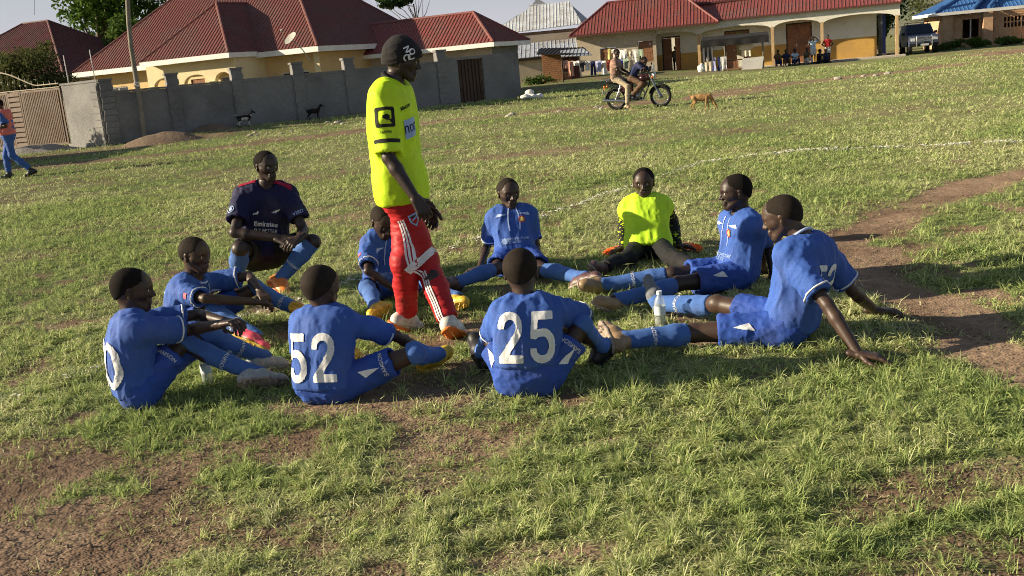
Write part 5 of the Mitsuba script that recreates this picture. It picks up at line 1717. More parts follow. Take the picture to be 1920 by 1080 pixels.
# ------------------------------------------------------------------ trees, shrubs, poles
rt = np.random.default_rng(17)
tree('broadleaf_tree', 'tall bright green tree behind the left slope of the yellow house roof', 'tree', (-26, 70, 0), 5.5, lumps(rt, (-24.6, 70, 9.0), (4.6, 3.0, 4.2), 16, .42) + lumps(rt, (-20.4, 70, 8.6), (3.4, 2.6, 3.4), 8, .45), 15000, .17, 'leaf_bright', r0=.3, seed=2, limbs=10)
tree('dark_tree', 'darker tree tucked between the maroon roof and the bright green tree', 'tree', (-22.6, 66, 0), 3.5, lumps(rt, (-22.6, 66, 5.2), (2.0, 1.6, 1.5), 8, .5), 4200, .13, 'leaf_mid', r0=.15, seed=3)
tree('sparse_tree', 'thin-crowned tree with bare branches far behind the red roofs', 'tree', (-5.5, 82, 0), 6.8, lumps(rt, (-7.4, 82, 7.2), (1.8, 1.0, .9), 6, .38) + lumps(rt, (-5.0, 82, 7.6), (1.8, 1.0, .7), 5, .36), 3600, .13, 'leaf_dark', r0=.09, seed=4, limbs=12)
tree('dry_shrub', 'large olive brown bush spilling above the slatted gate', 'bush', (-19.2, 42.5, 0), 2.0, lumps(rt, (-18.9, 42.5, 2.75), (2.6, 1.3, 1.15), 14, .42) + lumps(rt, (-18.9, 43, 3.6), (1.3, 1.0, .9), 6, .4), 14000, .07, 'leaf_olive', r0=.10, seed=5, limbs=10)
tree('dark_tree', 'dense dark tree between the shop roof and the parked car', 'tree', (28.4, 76, 0), 3.0, lumps(rt, (28.2, 76, 3.6), (2.6, 2.0, 3.4), 16, .42), 9000, .16, 'leaf_dark', r0=.2, seed=6, limbs=8)
tree('dark_tree', 'shaded green tree seen through the open end of the verandah', 'tree', (23.6, 67.5, 0), 1.4, lumps(rt, (23.4, 67.5, 1.9), (1.3, 1.0, 1.5), 10, .45), 3600, .10, 'leaf_mid', r0=.09, seed=7)
tree('roadside_tree', 'hazy grey green tree far behind the blue roof', 'tree', (36, 96, 0), 4, lumps(rt, (34.5, 96, 5.2), (5.0, 3.0, 3.0), 16, .42), 6500, .22, 'leaf_olive', r0=.25, seed=8)
tree('shade_bush', 'leafy bush beyond the left edge that shades the pale gate wall', 'bush', (-19.9, 36.2, 0), 1.3, lumps(rt, (-19.9, 36.2, 2.35), (.5, .75, .85), 7, .36), 900, .085, 'leaf_mid', r0=.05, seed=9, limbs=6)
for i, (x, y, w, hgt, lb) in enumerate(((28.4, 63.6, 1.1, .36, 'low green bush beside the parked car'), (30.0, 63.4, 1.1, .40, 'second low bush to the right of the car'), (31.7, 63.1, 1.1, .34, 'third low bush in front of the brick house'))):
    tree('low_bush', lb, 'bush', (x, y, 0), .25, lumps(rt, (x, y, hgt * .75), (w, .5, hgt), 12, .42), 2300, .07, 'leaf_mid', r0=.03, seed=20 + i, group=None, limbs=7)
tree('low_bush', 'low weeds at the foot of the beige lean-to house', 'bush', (3.0, 58.4, .3), .15, lumps(rt, (2.4, 58.4, .55), (1.2, .4, .28), 9, .5), 1500, .06, 'leaf_mid', r0=.02, seed=31, limbs=7)
for i, (x, y, h0, h1, r_, lean, lb) in enumerate(((-12.35, 36.05, 0, 6.9, .090, (.35, .0), 'thick wooden utility pole standing before the grey wall'), (25.0, 66.5, 0, 7.0, .14, (-.02, .0), 'pale wooden pole behind the right end of the shop building'))):
    pl_ = thing('utility_pole', lb, 'utility pole')
    zs = np.linspace(h0 - .3, h1, 9)
    part(pl_, 'pole', tube(np.stack([x + lean[0] * (zs / 6) ** 2 * .9 + .04 * np.sin(zs * 1.3), y + 0 * zs, zs], 1), np.linspace(r_, r_ * .78, 9), 12), 'pole_wood', smooth=True)
    for zb in (1.95, 2.05):
        part(pl_, 'band', tube([(x + .04, y, zb), (x + .04, y, zb + .05)], r_ * 1.12, 12), 'steel', smooth=40)
wr = thing('overhead_wire', 'thin overhead wire rising over the maroon roof', 'wire')
tt = np.linspace(0, 1, 20)
part(wr, 'cable', tube(np.stack([-26.0 + 4.0 * tt, 61 - 8 * tt, 6.75 + 3.4 * tt + .5 * tt * (tt - 1)], 1), .012, 5), 'tarp_black')
for i, (x, lb) in enumerate(((-15.9, 'left thin metal stake rising behind the gate wall'), (-14.9, 'right thin metal stake rising behind the gate wall'))):
    whole('fence_stake', tube([(x, 39.2, 1.6), (x - .02, 39.2, 3.35 + .12 * i)], .018, 6), 'steel', lb, 'stake')
for i, x in enumerate((32.6, 33.5, 34.3, 35.4)):
    whole('fence_post', tube([(x, 63.6, -.1), (x + .05 * (-1) ** i, 63.6, 1.75 + .1 * (i % 2))], .035, 7), 'dark_wood', f'{("first", "second", "third", "fourth")[i]} rough stick post right of the blue-roofed house bushes', 'fence post', 'stick fence posts')
whole('fence_wire', cat([tube([(32.4, 63.6, z), (37, 63.6, z + .03)], .008, 5) for z in (.5, 1.0, 1.4)]), 'steel', 'thin wires strung along the stick fence at the right edge', 'fence wire')

# far ridge with scrub, behind everything
hx = np.linspace(-60, 330, 120)
hy = np.linspace(0, 1, 14)
HX, HT = np.meshgrid(hx, hy, indexing='ij')
HZ = 26 * np.exp(-((HX - 190) / 95) ** 2) * np.sin(HT * math.pi / 2) ** 1.2
HZ = HZ + 3 * (meshkit.fbm(np.stack([HX * .03, HT * 4, 0 * HX], -1), 3, 4) - .5) * np.clip(HZ / 8, 0, 1) - .4
qh = (np.arange(119)[:, None] * 14 + np.arange(13)[None]).ravel()
grained('hill_scrub', (.105, .125, .085), .35, .09, rough=.95, c2=(.15, .145, .10), fine=.6)
struct('hill', trimesh.Trimesh(np.stack([HX, 330 + HT * 160, HZ], -1).reshape(-1, 3), np.vstack([np.stack([qh, qh + 14, qh + 15], 1), np.stack([qh, qh + 15, qh + 1], 1)]), process=False), 'hill_scrub', smooth=True)
rh_ = np.random.default_rng(5)
bl2 = [((x, 335 + 60 * rh_.random(), 26 * math.exp(-((x - 190) / 95) ** 2) * (.25 + .6 * rh_.random())), (3.5 * (.5 + rh_.random()), 3, 2.4 * (.5 + rh_.random()))) for x in rh_.uniform(90, 260, 130)]
struct('hill_trees', foliage(rh_, bl2, 12000, .55), 'leaf_olive', kind='stuff', label='scrub and trees covering the far hillside')

# ------------------------------------------------------------------ heaps, sacks, stones


def heap(name, label, x, y, rx, ry, hgt, m, seed):
    u = np.linspace(0, 1, 16)
    a = np.linspace(0, 2 * math.pi, 41)[:-1]
    U, A = np.meshgrid(u, a, indexing='ij')
    px, py = x + rx * U * np.cos(A), y + ry * U * np.sin(A)
    z = hgt * (1 - U ** 1.7) * (.75 + .5 * meshkit.fbm(np.stack([px * 1.4, py * 1.4, 0 * px], -1), 3, seed)) - .06 * U + terrain(px, py)
    v = np.stack([px, py, z], -1).reshape(-1, 3)
    f = []
    for i in range(15):
        for j in range(40):
            k = (j + 1) % 40
            f += [[i * 40 + j, (i + 1) * 40 + j, (i + 1) * 40 + k], [i * 40 + j, (i + 1) * 40 + k, i * 40 + k]]
    whole(name, trimesh.Trimesh(v, np.array(f), process=False), m, label, 'heap', smooth=True)


heap('sand_heap', 'brown soil heap at the foot of the utility pole', -11.2, 34.3, 1.6, .8, .30, 'sand_heap', 3)
heap('sand_heap', 'small dark soil heap beside the black and white goat', -10.2, 36.9, .9, .45, .32, 'sand_heap', 6)
heap('gravel_heap', 'low grey gravel heap in front of the slatted gate', -16.4, 36.4, 2.0, .8, .28, 'grey_heap', 9)
rs = np.random.default_rng(12)
for i, (dx, dz, lb) in enumerate(((0, .16, 'left pale sack at the corner of the grey wall'), (.45, .14, 'middle pale sack at the corner of the grey wall'), (.85, .13, 'right pale sack at the corner of the grey wall'), (.3, .40, 'pale sack lying on top of the sacks by the grey wall'))):
    sk_ = trimesh.creation.icosphere(subdivisions=3, radius=1)
    sk_.vertices = sk_.vertices * [.20, .17, .12] * (1 + .35 * (meshkit.fbm(sk_.vertices * 2.2 + i * 5, 3, 8)[:, None] - .5))
    sk_.apply_translation([1.3 + dx * .7, 44.0 + .1 * i, dz * .7 + .02])
    whole('white_sack', sk_, 'white_fascia', lb, 'sack', 'sacks at the wall corner', smooth=True)
for i in range(26):
    x, y = [(-8.2, 34.3), (-5.2, 36.6), (1.6, 31.5), (14, 36.5)][i % 4]
    x, y = x + rs.normal(0, 1.3), y + rs.normal(0, .5)
    st_ = trimesh.creation.icosphere(subdivisions=1, radius=.05 + .07 * rs.random())
    st_.vertices = st_.vertices * [1.3, 1, .6] + rs.normal(0, .008, st_.vertices.shape)
    st_.apply_translation([x, y, float(terrain(x, y)) + .02])
    whole('stone', st_, 'concrete', ('small stones by the goats and grey wall', 'small stones on the track left of the motorcycle', 'small stones beside the motorcycle', 'small stones right of the goat before the shop')[i % 4].replace('small stones', 'small stone, one of a few'), 'stone', ('stones by the goats', 'stones on the left of the track', 'stones by the motorcycle', 'stones before the shop')[i % 4])


# ------------------------------------------------------------------ goats
def goat_fn(a, b, thr):
    def fn(p, n, uv):
        return mix(a, b, smoothstep(thr - .03, thr + .03, fbm(p.x * 6.1, p.y * 6.1, p.z * 6.1, 2))) * (.7 + .6 * noise(p.x * 90, p.y * 90, p.z * 25))
    return fn


mat('goat_brown', {'type': 'principled', 'base_color': proc(goat_fn((.34, .195, .085), (.20, .115, .055), .55)), 'roughness': .85, 'specular': .15})
mat('goat_black', {'type': 'principled', 'base_color': proc(goat_fn((.014, .012, .012), (.022, .019, .017), .5)), 'roughness': .85, 'specular': .15})
mat('goat_pied', {'type': 'principled', 'base_color': proc(goat_fn((.015, .013, .013), (.55, .52, .48), .62)), 'roughness': .85, 'specular': .15})


def goat(x, y, ang, s, m, label, grazing=False, horns=False, stride=.05):
    g = thing('goat', label, 'goat')
    F = Field(.009)
    F.cone((-.24, 0, .455), (-.02, 0, .475), .096, .095, .05).cone((-.02, 0, .475), (.20, 0, .46), .095, .100, .05).cone((-.10, 0, .42), (.10, 0, .41), .095, .100, .05).cone((.20, 0, .44), (.235, 0, .40), .088, .070, .04).ball((-.27, 0, .465), .078, .04)
    if grazing:
        nk, hd_, mz = V3(.30, 0, .50), V3(.47, 0, .20), V3(.545, 0, .075)
    else:
        nk, hd_, mz = V3(.27, 0, .52), V3(.40, 0, .72), V3(.53, 0, .655)
    F.cone(nk, hd_, .075, .048, .05).cone(hd_, mz, .052, .030, .02).ball(mz + unit(mz - hd_) * .02, .029, .015)
    d, sd = unit(mz - hd_), V3(0, 1, 0)
    up_ = np.cross(d, sd) * -1 if np.cross(d, sd)[2] < 0 else np.cross(d, sd)
    for sg in (-1, 1):
        e0 = hd_ - d * .02 + sd * sg * .04 + up_ * .02
        F.cone(e0, e0 + sd * sg * .075 - up_ * .015 - d * .02, .020, .010, .01)
        # fore leg: elbow, wrist, hoof; hind leg: stifle forward, hock back
        ph = stride * sg
        F.cone((.20, sg * .065, .42), (.205 + ph * .4, sg * .062, .25), .050, .026, .03).cone((.205 + ph * .4, sg * .062, .25), (.20 + ph, sg * .06, .055), .024, .017, .012).cone((.20 + ph, sg * .06, .055), (.215 + ph, sg * .06, .015), .018, .021, .008)
        ph = -ph
        F.cone((-.25, sg * .06, .44), (-.20 + ph * .3, sg * .068, .31), .075, .045, .03).cone((-.20 + ph * .3, sg * .068, .31), (-.315 + ph * .8, sg * .062, .20), .042, .023, .015).cone((-.315 + ph * .8, sg * .062, .20), (-.285 + ph, sg * .06, .05), .021, .017, .012).cone((-.285 + ph, sg * .06, .05), (-.27 + ph, sg * .06, .015), .018, .021, .008)
    F.cone((-.345, 0, .52), (-.385, 0, .60), .026, .018, .02).cone((-.385, 0, .60), (-.375, 0, .65), .020, .010, .01)
    M = frame(x, y, ang, float(terrain(x, y)) + .005)
    M[:3, :3] *= s
    scene[g] = mikit.ply(put(F.mesh(), M), m, smooth=True)
    hv = []
    for sg in (-1, 1):
        if horns:
            e0 = hd_ - d * .035 + sd * sg * .022 + up_ * .04
            part(g, 'horn', put(tube([e0, e0 + up_ * .05 - d * .02, e0 + up_ * .08 - d * .06], [.012, .009, .003], 6), M), 'dark_wood', smooth=True)
        part(g, 'eye', put(trimesh.creation.icosphere(subdivisions=1, radius=.011).apply_translation(hd_ + d * .03 + sd * sg * .043 + up_ * .012), M), 'eye_iris', smooth=True)


goat(5.12, 25.6, -14, .70, 'goat_brown', 'brown goat grazing with its head down right of the motorcycle', True, False, .06)
goat(-9.05, 37.15, 22, .74, 'goat_pied', 'black and white goat beside the small soil heap', False, True, .03)
goat(-6.75, 38.3, 10, .72, 'goat_black', 'all-black goat standing before the grey wall', False, True, .05)

# ------------------------------------------------------------------ parked car
grained('car_paint', (.050, .062, .105), .12, 2, rough=.35, spec=.5, fine=30)
plain('car_glass', (.02, .022, .028), .08, .6)
plain('rubber', (.018, .018, .018), .8, .2)
plain('lamp_glass', (.55, .56, .56), .15, .6)
plain('plate_white', (.5, .5, .48), .5)
mc = frame(25.55, 61.9, -104, float(terrain(25.5, 61)) + .02)          # local x: forwards, towards us
car = thing('parked_car', 'blue grey four-wheel-drive car with a bull bar parked beside the shop', 'car')
side = Polygon([(-2.2, .42), (-2.25, 1.05), (-2.1, 1.12), (-1.95, 1.66), (-.1, 1.70), (.55, 1.12), (1.95, 1.02), (2.1, .95), (2.14, .48), (1.75, .42), (1.68, .62), (1.42, .76), (1.12, .62), (1.05, .42), (-1.05, .42), (-1.12, .62), (-1.42, .76), (-1.72, .62), (-1.78, .42)])
hull = extrude(side.buffer(.03).buffer(-.03), 1.64, axes((0, .82, 0), (1, 0, 0), (0, 0, 1), (0, -1, 0)))
hull = trimesh.Trimesh(*trimesh.remesh.subdivide_to_size(hull.vertices, hull.faces, .35), process=False)
vv = hull.vertices.copy()
vv[:, 1] *= 1 - .17 * np.clip((vv[:, 2] - 1.05) / .65, 0, 1) - .04 * np.clip((vv[:, 0] - 1.5) / .6, 0, 1)
hull.vertices = vv
part(car, 'body', put(hull, mc), 'car_paint', smooth=35)
ws = trimesh.Trimesh(np.array([(.57, -.70, 1.14), (.57, .70, 1.14), (-.03, .61, 1.635), (-.03, -.61, 1.635)]) + [.022, 0, .02], np.array([[0, 1, 2], [0, 2, 3]]), process=False)
part(car, 'windscreen', put(ws, mc), 'car_glass')
for sg in (-1, 1):
    part(car, 'side_window', put(extrude(Polygon([(-1.8, 1.16), (-1.72, 1.58), (-.2, 1.6), (.3, 1.16)]), .012, axes((0, sg * .785, 0), (1, 0, 0), (0, -sg * .13, 1), (0, -1, 0))), mc), 'car_glass')
    for x in (1.42, -1.42):
        wh = part(car, 'wheel', put(trimesh.creation.annulus(.19, .34, .22, sections=28).apply_transform(axes((x, sg * .70, .34), (1, 0, 0), (0, 0, 1), (0, 1, 0))), mc), 'rubber', smooth=40)
        part(wh, 'rim', put(trimesh.creation.cylinder(radius=.192, height=.16, sections=24).apply_transform(axes((x, sg * .70, .34), (1, 0, 0), (0, 0, 1), (0, 1, 0))), mc), 'steel', smooth=40)
    part(car, 'headlight', bx(2.085, 2.125, sg * .62 - .13, sg * .62 + .13, .74, .92, mc), 'lamp_glass')
    part(car, 'wing_mirror', bx(.35, .45, sg * .90 - .08, sg * .90 + .08, 1.10, 1.26, mc), 'rubber')
gr = part(car, 'grille', bx(2.07, 2.11, -.46, .46, .70, .92, mc), 'rubber')
for j in range(4):
    part(gr, 'slat', bx(2.112, 2.125, -.45, .45, .725 + j * .05, .745 + j * .05, mc), 'steel')
part(car, 'bumper', bx(2.05, 2.20, -.80, .80, .42, .60, mc), 'rubber')
part(car, 'bull_bar', put(cat([tube([(2.24, sg * .42, .40), (2.27, sg * .42, .95), (2.20, sg * .38, 1.02)], .03, 8) for sg in (-1, 1)] + [tube([(2.27, -.42, z), (2.27, .42, z)], .028, 8) for z in (.72, .95)]), mc), 'steel', smooth=True)
part(car, 'number_plate', bx(2.205, 2.215, -.24, .24, .46, .57, mc), 'plate_white')
part(car, 'roof_rack', put(cat([tube([(-1.7, sg * .55, 1.78), (-.2, sg * .55, 1.80)], .02, 6) for sg in (-1, 1)] + [tube([(x, -.55, 1.79), (x, .55, 1.79)], .018, 6) for x in (-1.6, -1.1, -.6, -.25)] + [tube([(x, sg * .55, 1.68), (x, sg * .55, 1.79)], .016, 6) for x in (-1.6, -.3) for sg in (-1, 1)]), mc), 'rubber')

# ------------------------------------------------------------------ motorcycle
plain('tank_red', (.055, .018, .020), .25, .6)
plain('black_plastic', (.016, .016, .017), .45, .4)
plain('chrome', (.62, .62, .62), .18, .5, 1.0)
plain('engine_grey', (.34, .34, .34), .4, .5, .7)
plain('lamp_orange', (.75, .22, .03), .25)
plain('shield_white', (.65, .66, .66), .3)
Mm = frame(3.48, 29.45, -22, float(terrain(4, 29)) - .01)
mo = thing('motorcycle', 'dark commuter motorcycle standing in the field with two riders', 'motorcycle')


def mput(name, mesh, m, holder=None, smooth=True, **kw):
    return part(holder or mo, name, put(mesh, Mm), m, smooth=smooth, **kw)


def wheel(x):
    w = mput('wheel', trimesh.creation.torus(.265, .042, major_sections=40, minor_sections=10).apply_transform(axes((x, 0, .305), (1, 0, 0), (0, 0, 1), (0, 1, 0))), 'rubber')
    mput('rim', trimesh.creation.torus(.228, .014, major_sections=40, minor_sections=8).apply_transform(axes((x, 0, .305), (1, 0, 0), (0, 0, 1), (0, 1, 0))), 'chrome', w)
    mput('hub', trimesh.creation.cylinder(radius=.055, height=.12, sections=18).apply_transform(axes((x, 0, .305), (1, 0, 0), (0, 0, 1), (0, 1, 0))), 'engine_grey', w)
    sp_ = [tube([(x + .05 * math.cos(a), sg * .03, .305 + .05 * math.sin(a)), (x + .226 * math.cos(a + .25 * sg), 0, .305 + .226 * math.sin(a + .25 * sg))], .0035, 4) for a in np.linspace(0, 2 * math.pi, 15)[:-1] for sg in (-1, 1)]
    mput('spoke', cat(sp_), 'chrome', w)


def mudguard(cx, r, a0, a1, wd_, m):
    a = np.radians(np.linspace(a0, a1, 16))
    v, f = [], []
    for q_ in a:
        for y, rr in ((-wd_, r - .03), (-wd_ * .7, r), (wd_ * .7, r), (wd_, r - .03)):
            v.append((cx + rr * math.cos(q_), y, .305 + rr * math.sin(q_)))
    for i in range(15):
        for j in range(3):
            k = i * 4 + j
            f += [[k, k + 4, k + 5], [k, k + 5, k + 1]]
    mput('mudguard', trimesh.Trimesh(np.array(v), np.array(f), process=False), m)


wheel(0)
wheel(1.28)
mudguard(0, .35, 35, 190, .065, 'black_plastic')
mudguard(1.28, .345, 30, 165, .055, 'black_plastic')
mput('frame', cat([tube(q_, .02, 7) for q_ in ([(1.02, 0, .86), (.95, 0, .62), (.78, 0, .26), (.35, 0, .26), (.30, 0, .60), (-.05, 0, .74)], [(1.02, 0, .90), (.55, 0, .80), (.25, 0, .74), (-.18, 0, .76)])] + [tube([(0, sg * .085, .305), (.38, sg * .07, .36)], .018, 6) for sg in (-1, 1)]), 'black_plastic')
for sg in (-1, 1):
    mput('fork', cat([tube([(1.28, sg * .085, .305), (1.13, sg * .085, .62)], .026, 8), tube([(1.13, sg * .085, .62), (1.0, sg * .085, .93)], .018, 8)]), 'engine_grey')
    mput('shock_absorber', tube([(.02, sg * .105, .34), (.10, sg * .105, .50), (.16, sg * .10, .70)], [.024, .034, .024], 8), 'chrome')
    mput('indicator', cat([trimesh.creation.icosphere(subdivisions=2, radius=.032).apply_translation([1.12, sg * .20, .86]), trimesh.creation.icosphere(subdivisions=2, radius=.032).apply_translation([-.30, sg * .15, .68])]), 'lamp_orange')
    mput('mirror', cat([tube([(.97, sg * .30, 1.02), (.98, sg * .36, 1.20)], .007, 5), trimesh.creation.icosphere(subdivisions=2, radius=.05).apply_scale([.35, 1, .7]).apply_translation([.98, sg * .37, 1.22])]), 'black_plastic')
    mput('footrest', tube([(.42, sg * .10, .30), (.42, sg * .26, .30)], .014, 6), 'black_plastic')
tk = Field(.009)
tk.cone((.92, 0, .86), (.58, 0, .82), .105, .085, .04).cone((.80, -.05, .84), (.80, .05, .84), .10, .10, .04).plane((0, 0, .755), (0, 0, -1))
mput('fuel_tank', tk.mesh(), 'tank_red')
st_ = Field(.009)
st_.cone((.50, -.05, .775), (.10, -.06, .80), .055, .060, .03).cone((.50, .05, .775), (.10, .06, .80), .055, .060, .03).cone((.10, -.06, .80), (-.22, -.05, .82), .06, .05, .03).cone((.10, .06, .80), (-.22, .05, .82), .06, .05, .03)
mput('seat', st_.mesh(), 'black_plastic')
en = Field(.009)
en.cone((.60, -.07, .36), (.60, .07, .36), .10, .10, .03).cone((.48, -.06, .34), (.48, .06, .34), .085, .085, .03).cone((.66, 0, .42), (.73, 0, .62), .07, .065, .02)
mput('engine', en.mesh(), 'engine_grey')
mput('cooling_fin', cat([trimesh.creation.cylinder(radius=.085, height=.008, sections=18).apply_transform(axes((.675 + i * .011, 0, .465 + i * .027), unit((.94, 0, -.33)), (0, 1, 0), unit((.33, 0, .94)))) for i in range(6)]), 'engine_grey')
mput('exhaust', cat([tube([(.76, -.03, .56), (.86, -.09, .42), (.78, -.13, .24), (.40, -.14, .24)], .021, 8), tube([(.40, -.14, .24), (.30, -.145, .245), (-.35, -.15, .30), (-.37, -.15, .30)], [.025, .048, .048, .03], 10)]), 'chrome')
mput('side_panel', cat([bx(.18, .48, sg * .085 - .012, sg * .085 + .012, .50, .74) for sg in (-1, 1)]), 'tank_red', smooth=False)
mput('handlebar', cat([tube([(.95, 0, .98), (.98, sg * .15, 1.02), (.86, sg * .36, 1.0)], .013, 7) for sg in (-1, 1)] + [tube([(.93, sg * .27, 1.008), (.86, sg * .37, 1.0)], .019, 7) for sg in (-1, 1)]), 'black_plastic')
hl_ = trimesh.creation.revolve(np.array([(0, 0), (.05, .01), (.085, .06), (.088, .10), (0, .105)]), sections=20).apply_transform(axes((1.06, 0, .90), (0, 0, -1), (0, 1, 0), (1, 0, 0)))
mput('headlight', hl_, 'lamp_glass')
mput('wind_shield', bx(1.10, 1.115, -.12, .12, .99, 1.18), 'shield_white', smooth=False)
mput('tail_light', bx(-.36, -.32, -.05, .05, .62, .70), 'lamp_orange', smooth=False)
mput('rear_rack', cat([tube([(-.15, sg * .09, .86), (-.42, sg * .09, .87), (-.42, 0, .87)], .012, 6) for sg in (-1, 1)] + [tube([(x, -.09, .87), (x, .09, .87)], .010, 6) for x in (-.22, -.32)]), 'chrome')
mput('number_plate', bx(-.385, -.375, -.08, .08, .48, .60), 'plate_white', smooth=False)


# ------------------------------------------------------------------ people in the distance
grained('camo_cloth', (.34, .20, .15), .4, 9, c2=(.10, .075, .06), fine=60)
fabric('khaki_cloth', (.40, .33, .23))
fabric('pale_cloth', (.62, .60, .56))
fabric('dark_blue_cloth', (.015, .022, .075))
fabric('brown_cloth', (.13, .075, .045))
fabric('bright_red_cloth', (.45, .03, .03))
fabric('light_blue_cloth', (.42, .55, .68))
fabric('track_blue_cloth', (.04, .10, .33))
fabric('olive_cloth', (.10, .10, .055))
SIT = dict(hip=(0, 0, 0), hiL=(0, .085, 0), hiR=(0, -.085, 0))


def figure(label, x, y, z, Ht, yaw, pts, outfit, group=None, q=1.9, hyaw=None, hpitch=-4, **kw):
    """pts: joint positions in the figure's own frame (x forwards, y left, metres for a body of 1.5 m)"""
    k = Ht / 1.5
    c, s = math.cos(math.radians(yaw)), math.sin(math.radians(yaw))
    J = {}
    for j, v in pts.items():
        v = np.array(v, float) * k
        J[j] = [x + c * v[0] - s * v[1], y + s * v[0] + c * v[1], z + v[2]]
    J['hip'] = [(a + b) / 2 for a, b in zip(J['hi' + 'L'], J['hi' + 'R'])]
    return person(label, J, Ht, yaw, yaw if hyaw is None else hyaw, hpitch, outfit, q=q, group=group, **kw)


def pose_of(hip, neck, head, arm_l, arm_r, leg_l, leg_r, sw=.14, hw=.082):
    """arm: elbow, wrist; leg: knee, ankle, toe; hip and neck are the mid points"""
    up_ = unit(np.subtract(neck, hip))
    d = dict(neck=neck, head=head)
    for s, sg, a, l in (('L', 1, arm_l, leg_l), ('R', -1, arm_r, leg_r)):
        d['sh' + s] = tuple(np.array(neck) + np.array((0, sg * sw, 0)) - up_ * .05)
        d['hi' + s] = tuple(np.array(hip) + np.array((0, sg * hw, 0)))
        d['el' + s], d['wr' + s] = a
        d['kn' + s], d['an' + s], d['to' + s] = l
    return d


def standing(al, ar, st=0.0):
    return pose_of((0, 0, .79), (0, 0, 1.235), (.02, 0, 1.395), al, ar, ((.03 + st, .085, .43), (st, .09, .085), (.21 + st, .11, .05)), ((.03 - st, -.085, .43), (-st, -.09, .085), (.21 - st, -.11, .05)))


def seated(h_=.30, al=((.16, .22, .50), (.34, .12, .46)), ar=((.16, -.22, .50), (.34, -.12, .46)), fwd=.33, lean=.06):
    return pose_of((0, 0, h_), (lean, 0, h_ + .44), (lean + .04, 0, h_ + .60), al, ar, ((fwd, .13, h_ + .10), (fwd + .06, .12, .085), (fwd + .25, .14, .05)), ((fwd, -.13, h_ + .08), (fwd + .02, -.12, .085), (fwd + .21, -.14, .05)))


plainwear = lambda sh, pants, shoe='black_shoe', leg=1.9, **kw: dict(shirt=sh, shorts=pants, shorts_name='trousers' if leg > 1 else 'shorts', leg=leg, shoe=((shoe, 'black_sole'),) * 2, hem=-.05, amp=.006, leg_amp=.005, **kw)
bz = float(terrain(4, 29))
# riders: the driver lies forward over the tank, the passenger sits upright behind
cm, sm_ = math.cos(math.radians(-22)), math.sin(math.radians(-22))
at_m = lambda lx, ly: (3.48 + cm * lx - sm_ * ly, 29.45 + sm_ * lx + cm * ly)
ride = lambda al, ar, ln, hd_, lk: pose_of((0, 0, .80), (ln, 0, .80 + math.sqrt(max(.43 ** 2 - ln ** 2, .02))), hd_, al, ar, ((.30, .17, .62), (lk, .20, .34), (lk + .2, .20, .30)), ((.30, -.17, .62), (lk, -.20, .34), (lk + .2, -.20, .30)))
x_, y_ = at_m(.48, 0)
figure('rider in dark blue shirt bent low over the motorcycle tank', x_, y_, bz, 1.62, -22, ride(((.42, .25, .95), (.42, .33, 1.0)), ((.42, -.25, .95), (.42, -.33, 1.0)), .26, (.36, -.02, 1.20), .02), plainwear('dark_blue_cloth', 'brown_cloth'), q=1.4, hunch=.12, seed=50, hyaw=-55, hpitch=-12)
x_, y_ = at_m(.02, 0)
figure('passenger in patterned jacket and khaki trousers upright at the back of the motorcycle', x_, y_, bz, 1.72, -22, pose_of((0, 0, .78), (.02, 0, 1.22), (.06, 0, 1.375), ((.12, .2, .97), (.30, .12, .88)), ((.10, -.22, .97), (.26, -.14, .86)), ((.33, .17, .62), (.22, .20, .30), (.40, .21, .26)), ((.33, -.19, .56), (.30, -.22, .10), (.48, -.25, .05))), plainwear('camo_cloth', 'khaki_cloth', 'tan_shoe'), q=1.4, seed=51, hyaw=-60)
tz = lambda x, y: float(terrain(x, y))
# the boy walking out of view at the left
figure('boy in coral bib over blue kit walking at the left edge of the picture', -11.30, 23.9, tz(-11.4, 23.9), 1.84, 195, pose_of((0, 0, .78), (.03, 0, 1.225), (.06, 0, 1.38), ((-.02, .20, .98), (.20, .12, .96)), ((.02, -.20, .98), (.24, -.08, .98)), ((-.02, .10, .43), (-.30, .10, .12), (-.12, .11, .05)), ((.12, -.09, .42), (.13, -.10, .085), (.33, -.11, .06))),
       dict(shirt='track_blue_cloth', shorts='track_blue_cloth', shorts_name='trousers', leg=1.9, leg_amp=.004, shoe=(BB, BB), hem=-.02, amp=.006, cuff='pale_blue_cloth'), q=1.3, seed=52)
bibp = sorted([k for k in labels if labels[k].get('label', '').startswith('boy in coral bib')])[-1]
Bb = Field(.011)
bc = V3(-11.30, 23.9, tz(-11.4, 23.9))
sd_ = left_of(195)
for zc, w_, r_ in ((.86, .085, .118), (1.0, .085, .112), (1.15, .088, .116), (1.27, .085, .104)):
    Bb.cone(bc + V3(0, 0, zc) * 1.227 - sd_ * w_, bc + V3(0, 0, zc) * 1.227 + sd_ * w_, r_ * 1.33, r_ * 1.33, .05)
Bb.plane(bc + V3(0, 0, 1.57), (0, 0, 1)).plane(bc + V3(0, 0, 1.0), (0, 0, -1))
part(bibp, 'bib', wrinkle(Bb.mesh(), .006, np.eye(3), (10, 10, 5), 60), 'coral_cloth', smooth=True)
